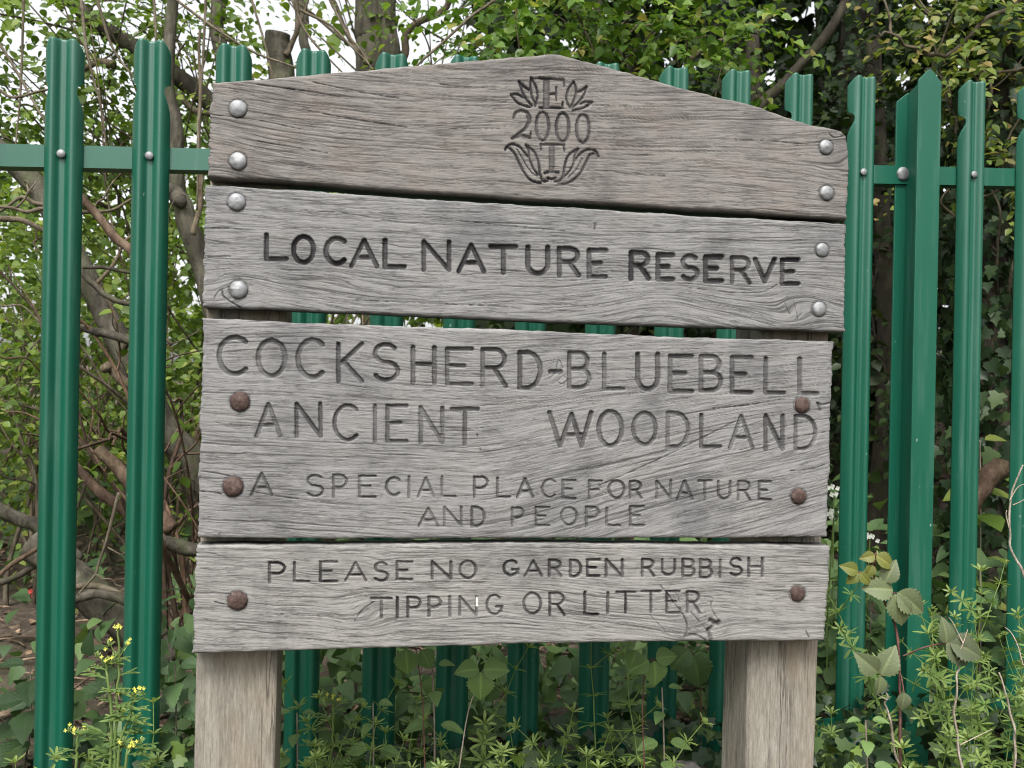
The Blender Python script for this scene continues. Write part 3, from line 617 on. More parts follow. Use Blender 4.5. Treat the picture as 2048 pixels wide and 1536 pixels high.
# ------------------------------------------------------------------ palisade fence
FP = Plane(1.966, math.radians(12.6))
def fence():
    root = thing('palisade_fence', 'green painted steel palisade fence with corrugated pales behind the oak sign', 'fence', None, tuple(FP.pt(0, .36)))
    rl = np.array(root.location)
    PX = [(130, 80), (305, 87), (468, 95), (628, 103), (785, 112), (1350, 138), (1475, 145), (1600, 150), (1725, 155), (1945, 165)]
    KK = [0, 1, 2, 3, 4, 8, 9, 10, 11, 13]
    us = [FP.u(x, y) for x, y in PX]
    pu = np.polyfit(KK, [a for a, _ in us], 1); pz = np.polyfit([a for a, _ in us], [z for _, z in us], 1)
    known = dict(zip(KK, us)); bz = np.polyfit([FP.u(x, y)[0] for x, y in ((125, 310), (301, 315), (1724, 345), (1943, 352))], [FP.u(x, y)[1] for x, y in ((125, 310), (301, 315), (1724, 345), (1943, 352))], 1)
    half = .0345
    cw = np.array([0, .0028, .0065, .0110, .0160, .0215, .0265, .0310, .0345]); cd = np.array([.0078, .0056, .0072, .0138, .0180, .0172, .0125, .0050, -.004])
    w1 = np.linspace(0, half, 22); d1 = np.interp(w1, cw, cd)
    d1 = np.convolve(np.concatenate([d1[2:0:-1], d1, 2 * d1[-1] - d1[-2:-4:-1]]), [.1, .2, .4, .2, .1], 'same')[2:-2]
    wv = np.concatenate([-w1[:0:-1], w1]); dv = np.concatenate([d1[:0:-1], d1])
    zt = np.array([0, .004, .009, .015, .021, .03, .06, .080, .085, .090, .097, .104, .112, .122, .135, .15])
    hwv = np.array([.62, .74, .85, .94, 1, 1, 1, 1, .86, .76, .72, .75, .83, .92, .985, 1])
    for k in range(-3, 17):
        if k == 12: continue
        if k in known: u, z = known[k]
        else: u = float(np.polyval(pu, k)); z = float(np.polyval(pz, u))
        z += random.uniform(-.002, .002); lean = random.uniform(-.003, .003)
        zs = np.concatenate([z - zt, np.linspace(z - .2, .37, 14)]); hw = np.concatenate([hwv, np.ones(14)]) * half
        Vf = []
        for zz, h_ in zip(zs, hw):
            w_ = np.clip(wv, -h_, h_); d_ = np.interp(w_, wv, dv)
            Vf.append(np.stack([w_ + lean * (zz - z), d_, np.full_like(w_, zz)], -1))
        Vf = np.array(Vf); nr, nc = Vf.shape[:2]
        Vb = Vf.copy(); Vb[..., 1] -= .0028
        P = np.concatenate([Vf.reshape(-1, 3), Vb.reshape(-1, 3)])
        Wd = np.array([0, FP.z0, 0]) + np.outer(u + P[:, 0], FP.t) - np.outer(P[:, 1], FP.n) + np.outer(P[:, 2], [0, 0, 1.0])
        idx = np.arange(nr * nc).reshape(nr, nc); N = nr * nc
        F = np.stack([idx[:-1, :-1], idx[1:, :-1], idx[1:, 1:], idx[:-1, 1:]], -1).reshape(-1, 4)
        Fb = F[:, ::-1] + N
        e1 = np.stack([idx[0, :-1], idx[0, 1:], idx[0, 1:] + N, idx[0, :-1] + N], -1)
        e2 = np.stack([idx[:-1, 0], idx[:-1, 0] + N, idx[1:, 0] + N, idx[1:, 0]], -1)
        e3 = np.stack([idx[:-1, -1], idx[1:, -1], idx[1:, -1] + N, idx[:-1, -1] + N], -1)
        o = mesh_np('pale', Wd - rl, [F, Fb, e1, e2, e3], M['green'], root)
        # bolt in the valley of the pale, level with the rail
        cz = float(np.polyval(bz, u)); c = FP.pt(u, cz, -.006)
        if -1 <= k <= 14:
            r = .0080; mb = MB(); mb.lathe(c - rl, -FP.n, [(r * .7, -.004), (r * .75, .003), (r, .0035), (r * 1.0, .0072), (r * .9, .0085), (.0001, .0088)], 20); mb.build('bolt', M['galv'], o)
    # rails: angle sections behind the pales
    def rail(zoff, name):
        mb = MB(); L = 2.45; zz = lambda u: float(np.polyval(bz, u)) + zoff
        hh = .0215; d0 = -.0085
        for ua, ub in ((-L, L),):
            a = FP.pt(ua, zz(ua) - hh, -d0); b = FP.pt(ub, zz(ub) - hh, -d0)
            mb.box(a - rl, b - a, np.array([0, 0, 2 * hh]), FP.n * .005)
            a2 = FP.pt(ua, zz(ua) - hh, -d0 + .0052); b2 = FP.pt(ub, zz(ub) - hh, -d0 + .0052)
            mb.box(a2 - rl, b2 - a2, np.array([0, 0, .005]), FP.n * .035)
        return mb.build(name, M['green'], root, smooth=False)
    rail(0, 'rail'); lowz = -(float(np.polyval(bz, 0)) - .43); rail(lowz, 'rail')
    # the post between the pales: an I section with a pointed front flange
    offf = -.064
    uL, zs_ = FP.u(1837.5, 160, offf); uR, _ = FP.u(1883.5, 160, offf); _, zp = FP.u(1860, 138, offf)
    wid = uR - uL; um = (uL + uR) / 2
    def plate(pts2, off0, off1):
        """pts2: outline (u, z); extruded along the normal from off0 to off1"""
        A = np.array([FP.pt(u, z, off0) for u, z in pts2]); Bk = np.array([FP.pt(u, z, off1) for u, z in pts2]); n = len(pts2)
        return np.concatenate([A, Bk]) - rl, [tuple(range(n))[::-1], tuple(range(n, 2 * n))] + [(i, (i + 1) % n, (i + 1) % n + n, i + n) for i in range(n)]
    def ngon(name, VF, parent):
        V, F = VF; me = bpy.data.meshes.new(name); me.from_pydata([tuple(v) for v in V], [], F); me.materials.append(M['green']); me.update()
        o = bpy.data.objects.new(name, me); COL.objects.link(o); o.parent = parent
        bv = o.modifiers.new('bevel', 'BEVEL'); bv.width = .0008; bv.segments = 2
        return o
    zb = .33
    post = ngon('post', plate([(uL, zb), (uR, zb), (uR, zs_), (um + .006, zp - .003), (um, zp), (um - .006, zp - .003), (uL, zs_)], offf, offf + .005), root)
    ngon('back_flange', plate([(uL, zb), (uR, zb), (uR, zs_ - .022), (um, zp - .03), (uL, zs_ - .026)], .0142, .0192), post)
    # web: stands along the normal between the flanges
    A = [FP.pt(um - .002, zb, offf + .0053), FP.pt(um - .002, zb, .014), FP.pt(um - .002, zp - .034, .014), FP.pt(um - .002, zp - .008, offf + .0053)]
    B = [p + FP.t * .004 for p in A]; V = np.array(A + B) - rl
    ngon('web', (V, [(0, 1, 2, 3), (7, 6, 5, 4)] + [(i, i + 4, (i + 1) % 4 + 4, (i + 1) % 4) for i in range(4)]), post)
    bolt(1806, 348, 14, FP, 'galv', post, off=.0082)
    return root
FENCE = fence()

# ------------------------------------------------------------------ leaves
def tmpl(outline, mid=(0.35, 0.7), fold=0.12, droop=0.15):
    """a folded leaf of length 1 along +Y, normal +Z; outline is the right half from base to tip"""
    R = np.array(outline, float); n = len(R)
    V = [(0, 0, 0)]; 
    right = [(x, y, fold * abs(x) - droop * y * y) for x, y in R]; left = [(-x, y, fold * abs(x) - droop * y * y) for x, y in R]
    tip = (0, 1, -droop); mids = [(0, m, -droop * m * m) for m in mid]
    V = [(0, 0, 0)] + right + left + [tip] + mids
    it = 1 + 2 * n; im = [it + 1 + i for i in range(len(mid))]; spine = [0] + im + [it]
    F = []
    for side in (0, 1):
        edge = [0] + [1 + side * n + i for i in range(n)] + [it]
        sp_y = [V[i][1] for i in spine]; a = 0; 
        for e0, e1 in zip(edge[:-1], edge[1:]):
            y1 = V[e1][1]
            while a + 1 < len(spine) - 1 and V[spine[a + 1]][1] <= y1 - 1e-6 and V[spine[a + 1]][1] <= y1:
                F.append((spine[a], e0, spine[a + 1]) if side == 0 else (spine[a], spine[a + 1], e0)); a += 1
            if e0 != spine[a] and e1 != spine[a]: F.append((spine[a], e0, e1) if side == 0 else (spine[a], e1, e0))
        while a + 1 < len(spine) - 1:
            e0 = edge[-2]; F.append((spine[a], e0, spine[a + 1]) if side == 0 else (spine[a], spine[a + 1], e0)); a += 1
        e0 = edge[-2]; F.append((spine[a], e0, it) if side == 0 else (spine[a], it, e0))
    return np.array(V), np.array(list(dict.fromkeys(F)))
OV = tmpl([(.20, .10), (.36, .32), (.33, .56), (.17, .80)], (.4,), .22, .22)
OVL = tmpl([(.30, .25), (.30, .58)], (.5,), .2, .2)
HEART = tmpl([(.26, .02), (.42, .24), (.36, .52), (.15, .80)], (.4,), .25, .25)
IVY = tmpl([(.22, -.08), (.48, .08), (.30, .30), (.44, .52), (.20, .62)], (.35,), .16, .12)
NET = tmpl([(.30, .08), (.36, .26), (.30, .45), (.24, .62), (.12, .82)], (.4,), .2, .28)
def unit(a): return a / (np.linalg.norm(a, axis=-1, keepdims=True) + 1e-9)
def put_leaves(mb, T, pos, ydir, zdir, size, tint):
    V, F = T; y = unit(ydir); x = unit(np.cross(y, zdir)); z = np.cross(x, y); n = len(pos)
    size = np.broadcast_to(size, (n,))
    wx = size * rng.uniform(.8, 1.15, n)
    P = pos[:, None, :] + (V[None, :, 0:1] * x[:, None, :]) * wx[:, None, None] + (V[None, :, 1:2] * y[:, None, :] + V[None, :, 2:3] * z[:, None, :]) * size[:, None, None]
    FF = (F[None] + (np.arange(n) * len(V))[:, None, None]).reshape(-1, 3)
    mb.add(P.reshape(-1, 3), FF, None, np.repeat(np.broadcast_to(tint, (n,)), len(V)))
def sprays(mb, tw, T, starts, dirs, L, nl, size, tint, up=0.9, twr=.0016, spread=.9):
    """leafy twigs: each start grows a twig carrying nl leaves left and right of it"""
    n = len(starts); L = np.broadcast_to(L, (n,)); d = unit(dirs); side = unit(np.cross(d, np.array([0, 0, 1.0]) + rng.normal(0, .15, (n, 3))))
    f = (np.arange(nl) + .7) / nl
    droop = np.array([0, 0, -1.0]) * (f ** 2 * .25)[None, :, None] * L[:, None, None]
    pos = starts[:, None, :] + d[:, None, :] * (f[None, :] * L[:, None])[..., None] + droop
    sg = np.where(np.arange(nl) % 2 == 0, 1.0, -1.0)[None, :, None]
    yd = d[:, None, :] * .55 + side[:, None, :] * sg * spread + rng.normal(0, .28, (n, nl, 3)) + np.array([0, 0, -.28])
    zd = np.array([0, 0, up]) + rng.normal(0, .38, (n, nl, 3)) + np.array([0, -.35, 0])
    sz = size * rng.uniform(.6, 1.2, (n, nl)) * (1 - .35 * f[None, :])
    tn = np.clip(np.broadcast_to(np.asarray(tint), (n,))[:, None] + rng.normal(0, .16, (n, nl)) + .12 * f[None, :], 0, 1)
    put_leaves(mb, T, pos.reshape(-1, 3), yd.reshape(-1, 3), zd.reshape(-1, 3), sz.ravel(), tn.ravel())
    if tw is not None:
        for i in range(n):
            e = starts[i] + d[i] * L[i] + np.array([0, 0, -.25 * L[i]]); m_ = starts[i] + d[i] * L[i] * .5 + np.array([0, 0, -.06 * L[i]])
            tw.tube([starts[i], m_, e], [twr * 1.3, twr, twr * .5], 3, rng.uniform(.2, .8), False)
def clump(c, r, n):
    v = unit(rng.normal(0, 1, (n, 3))) * (rng.uniform(0, 1, (n, 1)) ** (1 / 2.4))
    return np.asarray(c) + v * np.asarray(r)
def gpt(px, d):
    p = W(px, 768, d); p[2] = float(gh(p[0], p[1])); return p
def wob_path(pts, n, amp):
    k = max(4, len(pts) * 2); p = smooth_path(pts, k); p[1:-1] += rng.normal(0, amp * 1.2, (k - 2, 3)); return smooth_path(p, max(n, k * 3))

_ps = [0]
def px_seed():
    _ps[0] += 7; return _ps[0]
def tree(name, label, cat, trunks, bark_m, clumps, leaf_m, T, size, group=None, limbs=(), twigs=0, twig_m='twig', limb_m=None, nl=9, spray_l=.34):
    """trunks: [(pts, r0, r1)]; limbs the same, a mesh of their own; clumps: [(centre, radii, sprays, tint)]"""
    base = np.array(trunks[0][0][0]); root = thing(name, label, cat, group, tuple(base))
    mb = MB()
    for pts, r0, r1 in trunks:
        n = max(10, len(pts) * 6); pa = wob_path(pts, n, .003 + r0 * .06); q = len(pa); mb.tube(pa, np.linspace(r0, r1, q) * (1 + .10 * (vnoise(np.arange(q) / 4.0, np.zeros(q), int(px_seed())) - .5)), 14, .5, True, .012)
    mb.build('trunk', M[bark_m], root, rel=base)
    def branch(pa, r0, r1, sides):
        tw = MB(); tw.tube(pa, np.linspace(r0, r1, len(pa)), sides, rng.uniform(.25, .8), True, .02); tw.build('branch', M[limb_m or twig_m], root, rel=base)
    for pts, r0, r1 in limbs: branch(wob_path(pts, max(8, len(pts) * 5), .004 + r0 * .15), r0, r1, 8)
    lf = MB()
    for c, r, n, tint in clumps:
        p = clump(c, r, n); dr = unit(p - np.asarray(c)) * .8 + rng.normal(0, .5, (n, 3)) + np.array([0, -.2, .1])
        sprays(lf, None, T, p, dr, spray_l * rng.uniform(.6, 1.3, n), nl, size, tint + rng.normal(0, .07, n))
        for _ in range(twigs):
            q = p[rng.integers(n)]; a = np.array(c) + (base - np.array(c)) * rng.uniform(0, .35)
            branch(wob_path([a, (a + q) / 2 + rng.normal(0, .06, 3), q], 12, .008), .006, .0018, 5)
    if lf.n: lf.build('crown', M[leaf_m], root, rel=base)
    return root

def whips(mb, n, base, spread, hmin, hmax, lean, r=.006):
    """slender shoots rising from a stool"""
    for _ in range(n):
        b = np.array(base) + np.array([rng.normal(0, spread), rng.normal(0, spread), 0]); h = rng.uniform(hmin, hmax)
        d = np.array([rng.normal(lean[0], .45), rng.normal(lean[1], .35), 1.0]); p1 = b + d * h * .4 + rng.normal(0, .05, 3); p2 = b + d * h * .75 + rng.normal(0, .1, 3) + np.array([0, 0, -.05 * h]); p3 = p2 + np.array([d[0] * .6, d[1] * .4, .2 + rng.normal(0, .25)]) * h * .4
        rr = r * rng.uniform(.4, 1.15); pa = wob_path([b, p1, p2, p3], 14, .012); mb.tube(pa, np.linspace(rr, rr * .3, len(pa)), 5, rng.uniform(.15, .9), False)
        for _ in range(4):
            i = rng.integers(6, len(pa) - 1); e = pa[i] + (pa[i] - pa[i - 3]) * 1.2 + rng.normal(0, .14, 3)
            pb = wob_path([pa[i], (pa[i] + e) / 2 + rng.normal(0, .02, 3), e], 6, .005); mb.tube(pb, np.linspace(rr * .45, rr * .15, len(pb)), 4, rng.uniform(.2, .9), False)

P_ = lambda l, d: [W(x, y, d) for x, y in l]
# --- left of the sign
tree('leaning_tree', 'grey leaning trunk rising to the upper left between the two leftmost pales', 'tree',
     [([gpt(560, 3.4)] + P_([(420, 980), (330, 850), (245, 700), (190, 570), (100, 410), (20, 320), (-90, 220), (-300, -80)], 3.3), .052, .034)], 'bark',
     [(W(-200, 60, 3.6), (.9, .8, .6), 60, .55)], 'leaf_left', OV, .05,
     limbs=[(P_([(245, 700), (290, 660), (345, 690)], 3.2), .012, .006), (P_([(190, 570), (250, 500), (262, 470)], 3.2), .008, .003), (P_([(300, 800), (228, 745), (215, 735)], 3.15), .02, .016), (P_([(110, 420), (60, 400), (-20, 430)], 3.1), .01, .004)])
tree('knotted_tree', 'grey trunk with a knotted stub beside the left edge of the sign', 'tree',
     [([gpt(640, 3.7)] + P_([(470, 760), (415, 560), (385, 470), (358, 400), (352, 330), (338, 200), (345, 60), (352, -200)], 3.6), .055, .018), (P_([(362, 400), (346, 384), (338, 378)], 3.55), .032, .022)], 'bark',
     [(W(330, -160, 3.8), (.9, .8, .5), 60, .6)], 'leaf_left', OV, .05, limbs=[(P_([(385, 470), (400, 400), (395, 330), (405, 200), (400, 60)], 3.5), .012, .005)])
tree('dark_leaning_tree', 'dark mossy limb slanting down from the top left corner behind the second pale', 'tree',
     [([gpt(760, 4.6)] + P_([(560, 420), (480, 280), (400, 190), (300, 115), (230, 70), (150, 10), (20, -90)], 4.3), .05, .034)], 'bark_dark',
     [(W(100, -20, 4.2), (1.1, .8, .42), 230, .4), (W(40, 170, 4.4), (.7, .7, .40), 230, .42), (W(330, 60, 4.6), (.45, .6, .3), 60, .5), (W(230, 290, 4.5), (.6, .6, .3), 120, .5)], 'leaf_left', OV, .058, twigs=14,
     limbs=[(P_([(300, 115), (330, 180), (420, 230), (520, 300)], 4.2), .02, .01), (P_([(230, 130), (180, 125), (100, 150)], 4.1), .02, .008)])
tree('sawn_trunk', 'grey trunk sawn off flat beside a young shoot above the left part of the sign', 'tree',
     [([gpt(575, 4.1)] + P_([(570, 600), (565, 250), (560, 120), (556, 66)], 4.1), .062, .052)], 'bark', [(W(590, -60, 4.1), (.3, .3, .2), 14, .6)], 'leaf_left', OV, .05,
     limbs=[(P_([(570, 110), (590, 80), (592, 20), (585, -60)], 4.05), .014, .008), (P_([(585, 85), (612, 30), (620, -40)], 4.05), .008, .004)])
tree('slender_tree', 'slender twisting trunk above the third pale from the left', 'tree',
     [([gpt(470, 5)] + P_([(470, 500), (452, 200), (438, 90), (432, 40), (448, -30), (440, -260)], 5), .045, .038)], 'bark', [(W(440, -160, 5), (.8, .7, .4), 50, .6)], 'leaf_left', OV, .055,
     limbs=[(P_([(440, 60), (480, 100), (520, 190), (560, 300)], 4.9), .015, .008)])
tree('pale_tree', 'pale straight trunk between the sawn trunk and the twin trunk', 'tree',
     [([gpt(622, 6)] + P_([(618, 500), (612, 150), (608, 60), (602, -60), (606, -300)], 6), .036, .03)], 'bark', [(W(600, -180, 6), (.9, .8, .5), 50, .6)], 'leaf_left', OV, .06)
tree('twin_trunk_tree', 'stout grey tree with two trunks grown together above the sign', 'tree',
     [([gpt(760, 4.7)] + P_([(750, 700), (745, 300), (742, 110), (738, 20), (735, -300)], 4.7), .085, .066), ([gpt(790, 4.6)] + P_([(788, 700), (785, 300), (782, 110), (778, 20), (800, -250)], 4.68), .055, .045)], 'bark',
     [(W(720, -200, 4.8), (1.0, .8, .5), 60, .6), (W(900, 20, 4.6), (.5, .5, .25), 40, .45)], 'leaf_left', OV, .055, twigs=10,
     limbs=[(P_([(800, 130), (822, 60), (880, 20), (905, -10)], 4.5), .02, .014), (P_([(735, 130), (690, 60), (660, -10)], 4.5), .014, .008), (P_([(742, 125), (700, 90), (610, 20), (560, -10)], 4.4), .01, .005)])
for (px, d, lab, n, hh, sp, m) in ((365, 3.0, 'clump of many brown upright stems beside the left end of the sign', 12, 1.3, .07, 'bark_red'), (130, 3.9, 'bushy shrub with tangled twigs behind the leftmost pale', 12, 1.8, .2, 'twig'),
                            (-120, 3.5, 'tangled twiggy shrub at the left edge behind the fence', 9, 1.7, .2, 'twig'), (260, 4.6, 'tall shrub of pale whips between the first and second pales', 12, 2.2, .25, 'twig'), (520, 4.2, 'whippy shrub rising behind the left half of the sign', 12, 2.4, .25, 'twig'), (40, 5.2, 'leafy hazel shrub far behind the left pales', 11, 2.2, .3, 'twig')):
    b = gpt(px, d); root = thing('shrub', lab, 'shrub', None, tuple(b)); mb = MB(); whips(mb, n, b, sp, hh * .55, hh, (-.05, -.05), .010); mb.build('stems', M[m], root, rel=b)
    lf = MB(); k = 260 if d > 3.2 else 24
    p = clump(b + np.array([0, .1, hh * .55]), (.55 + sp, .5, hh * .5), k); sprays(lf, None, OV, p, rng.normal(0, 1, (k, 3)) + np.array([0, -.3, .2]), .3, 8, .046, .58 + rng.normal(0, .16, k)); lf.build('leaves', M['leaf_left'], root, rel=b)
# fallen and bent limbs between the pales on the left
def limb(name, label, cat, pts, d, r0, r1, m='bark', group=None, cut=False, side=()):
    P = P_(pts, d); mb = MB(); pa = wob_path(P, len(P) * 6, r0 * .07); n = len(pa); mb.tube(pa, np.linspace(r0, r1, n) * (1 + .16 * (vnoise(np.arange(n) / 4.0, np.zeros(n), int(px_seed())) - .5)), 10, .5, True, .03)
    for sp, a, b in side: pb = wob_path(P_(sp, d), 10, .004); mb.tube(pb, np.linspace(a, b, len(pb)), 6, .6, True)
    o = mb.build(name, M[m]); return tag(o, label, cat, group)
limb('fallen_log', 'thick grey fallen trunk low between the two leftmost pales', 'log', [(60, 1090), (150, 1160), (220, 1220), (330, 1330)], 2.9, .05, .062)
limb('broken_branch', 'reddish broken branch with a torn end left of the second pale', 'branch', [(196, 898), (230, 930), (270, 975), (345, 1060)], 2.75, .017, .024, 'bark_red')
limb('broken_branch', 'reddish brown branch slanting down below the torn branch', 'branch', [(150, 930), (200, 985), (250, 1020), (330, 1085)], 2.9, .014, .02, 'bark_red')
limb('bent_branch', 'olive bent branch arching above the fallen trunk', 'branch', [(150, 1200), (175, 1190), (215, 1190), (262, 1208), (330, 1270)], 2.7, .013, .016, 'bark')
limb('bent_branch', 'paler bent branch arching just above the olive one', 'branch', [(120, 1185), (165, 1172), (205, 1175), (250, 1195), (300, 1240)], 2.8, .009, .011, 'twig')
limb('snapped_branch', 'splintered grey branch pointing left beside the second pale', 'branch', [(160, 655), (190, 662), (215, 668), (290, 690)], 2.9, .012, .015, 'bark')
limb('cut_branch', 'cut branch poking out beside the lowest board on the left', 'branch', [(330, 1085), (350, 1092), (392, 1100), (470, 1115)], 2.6, .018, .022, 'bark')
limb('bare_twig', 'long bare twig hanging in front of the bare soil on the left', 'twig', [(238, 985), (215, 1075), (198, 1125), (190, 1150), (155, 1190)], 2.6, .005, .003, 'twig', None, False, [([(190, 1148), (215, 1158), (243, 1172)], .003, .002), ([(205, 1080), (225, 1100), (250, 1105)], .003, .002)])
limb('fallen_branch', 'straight reddish branch slanting across the soil at the left edge', 'branch', [(-60, 1210), (10, 1140), (70, 1100), (120, 1075)], 2.7, .008, .006, 'bark_red')
limb('fallen_branch', 'dark crooked branch lying on the soil at the left edge', 'branch', [(-60, 1170), (0, 1165), (40, 1150), (75, 1130), (140, 1128)], 2.9, .012, .008, 'bark_dark')
limb('mossy_branch', 'thick mossy branch entering low from the left edge', 'branch', [(-120, 990), (-20, 1012), (40, 1040), (80, 1055), (160, 1120)], 3.0, .026, .018, 'bark')
limb('grey_branch', 'pale grey horizontal branch left of the leftmost pale', 'branch', [(-80, 440), (10, 438), (50, 442), (85, 460), (130, 480)], 2.8, .010, .006, 'twig', None, False, [([(72, 450), (70, 480), (78, 505)], .004, .002)])
limb('forked_twig', 'forked pale twig reaching up beside the leftmost pale', 'twig', [(130, 415), (85, 417), (50, 423), (20, 415), (-60, 412)], 2.75, .007, .004, 'twig', None, False, [([(28, 418), (55, 385), (72, 363)], .004, .002), ([(53, 388), (55, 375), (50, 365)], .003, .002)])
limb('forked_twig', 'forked bare twig between the two leftmost pales', 'twig', [(150, 425), (185, 424), (225, 420), (262, 398)], 2.8, .006, .004, 'twig', None, False, [([(185, 422), (205, 395), (225, 370), (243, 335)], .004, .002)])
limb('arching_branch', 'dark branch arching down between the two leftmost pales', 'branch', [(150, 530), (180, 562), (215, 592), (255, 608), (300, 600)], 2.7, .010, .007, 'bark_dark')
limb('low_branch', 'dark bare branch crossing behind the left pales', 'branch', [(130, 540), (170, 534), (215, 536), (262, 546), (330, 552)], 2.85, .007, .005, 'bark_dark')
limb('leaning_pole', 'brown peeling branch slanting behind the second pale', 'branch', [(150, 380), (190, 425), (225, 470), (262, 500), (330, 560)], 2.75, .011, .016, 'bark_red')
for i, (pts, d, lab) in enumerate((([(160, -20), (172, 90), (185, 150), (205, 230), (215, 330)], 2.8, 'pale arching whip beside the top of the leftmost pale'), ([(190, -20), (215, 70), (240, 120), (265, 150), (300, 190)], 2.9, 'thin whip leaning over the gap between the leftmost pales'), ([(-20, 60), (20, 120), (60, 190), (100, 260), (130, 300)], 2.7, 'thin whip crossing the top of the leftmost pale'),
                           ([(48, -20), (45, 90), (40, 200), (30, 300)], 3.0, 'upright whip left of the leftmost pale'), ([(305, -20), (312, 60), (308, 130)], 2.9, 'short upright whip above the second pale'), ([(412, -20), (406, 120), (398, 260), (394, 420)], 2.9, 'long upright whip close to the left edge of the sign'),
                           ([(340, -10), (420, 50), (510, 105), (590, 135), (640, 160)], 2.9, 'long branch slanting down to the fourth pale'), ([(585, 0), (610, 60), (650, 110), (690, 150)], 3.0, 'dark whip right of the sawn trunk'), ([(600, 20), (660, 50), (700, 90), (740, 130)], 3.0, 'brown whip slanting towards the twin trunk'), ([(500, -10), (525, 70), (540, 130), (550, 180)], 3.1, 'thin dark whip left of the sawn trunk'),
                           ([(990, 0), (940, 35), (880, 90), (835, 130), (800, 170)], 2.6, 'straight bare shoot slanting right of the twin trunk'), ([(0, 180), (30, 195), (90, 180), (150, 170)], 2.6, 'curved whip near the left edge'), ([(655, -10), (690, 60), (720, 100), (745, 140)], 3.0, 'thick brown whip left of the twin trunk'))):
    limb('whip', lab, 'shoot', pts, d, .0048, .0026, 'twig', 'bare shoots among the trees')
# --- right of the sign
tree('hazel_bush', 'leafy bright green bush above the peak of the sign', 'bush', [([gpt(1210, 3.4)] + P_([(1215, 700), (1230, 300), (1200, 60), (1180, -150)], 3.4), .03, .014)], 'bark_dark',
     [(W(1250, 20, 3.1), (.62, .35, .17), 95, .62), (W(1130, 70, 3.2), (.35, .3, .10), 55, .45), (W(1040, 60, 3.3), (.32, .3, .16), 60, .35), (W(1390, 90, 3.2), (.25, .3, .13), 34, .5), (W(1250, -160, 3.3), (.9, .4, .25), 60, .6), (W(1330, 210, 3.2), (.2, .2, .12), 16, .4)], 'leaf_bright', HEART, .046, twigs=4, nl=10, spray_l=.28)
tree('young_tree', 'young tree with yellowish and bronze leaves in the top right corner', 'tree', [([gpt(1990, 3.3)] + P_([(2060, 700), (2025, 380), (2000, 260), (1982, 160), (1990, 60), (2010, -150)], 3.2), .045, .028)], 'bark',
     [(W(1960, 60, 2.9), (.26, .3, .2), 75, .7), (W(2060, 150, 2.9), (.25, .3, .3), 70, .65), (W(1890, 40, 3.0), (.12, .2, .10), 18, .6), (W(2000, 340, 2.9), (.12, .2, .1), 20, .7), (W(2000, -140, 3.0), (.6, .4, .3), 60, .6), (W(2250, 150, 2.9), (.3, .3, .4), 50, .6)], 'leaf_young', OV, .036, twigs=4, nl=10, spray_l=.24,
     limbs=[(P_([(2040, 0), (1990, 30), (1945, 55), (1900, 110), (1868, 108)], 2.9), .008, .005), (P_([(1868, 108), (1840, 95), (1810, 82), (1770, 70), (1758, 66)], 2.85), .007, .003), (P_([(1788, 72), (1775, 40), (1762, -10)], 2.85), .005, .003)])
def ivy_tree(px, d, lab, w):
    b = gpt(px, d); top = b + np.array([.1, .2, 4.5]); root = thing('ivy_clad_tree', lab, 'tree', None, tuple(b)); mb = MB(); pa = wob_path([b, (b + top) / 2, top], 18, .02); mb.tube(pa, np.linspace(w, w * .7, len(pa)), 12, .4, True, .04); mb.build('trunk', M['bark_dark'], root, rel=b)
    n = 4600; f = rng.uniform(0, .8, n); a = rng.uniform(0, 2 * math.pi, n); p = b + (top - b) * f[:, None]; out = np.stack([np.cos(a), np.sin(a), 0 * a], -1); p = p + out * (w * 1.1 + np.abs(rng.normal(0, .06, n)))[:, None]
    lf = MB(); put_leaves(lf, IVY, p, rng.normal(0, .5, (n, 3)) + np.array([0, 0, -1.0]), out + rng.normal(0, .4, (n, 3)) + np.array([0, 0, .35]), rng.uniform(.028, .06, n), np.clip(rng.normal(.4, .2, n), 0, 1)); lf.build('ivy', M['ivy'], root, rel=b)
ivy_tree(1985, 3.0, 'ivy covered trunk behind the two rightmost pales', .07)
ivy_tree(1690, 4.3, 'ivy covered trunk between the sign and the fence post', .11)
ivy_tree(1440, 4.8, 'dim ivy covered trunk behind the right end of the sign', .12)
limb('broken_log', 'reddish broken log leaning behind the two rightmost pales', 'log', [(2012, 925), (1985, 950), (1955, 990), (1925, 1040)], 2.55, .030, .024, 'bark_red')
limb('bare_branch', 'dark slanting branch above the right end of the sign', 'branch', [(1480, 260), (1540, 190), (1600, 130), (1660, 60), (1700, -20)], 3.5, .022, .016, 'bark_dark')
limb('bare_branch', 'thin dark branch above the pale beside the sign peak', 'branch', [(1380, 120), (1420, 90), (1500, 60), (1560, 20)], 3.4, .010, .006, 'twig')
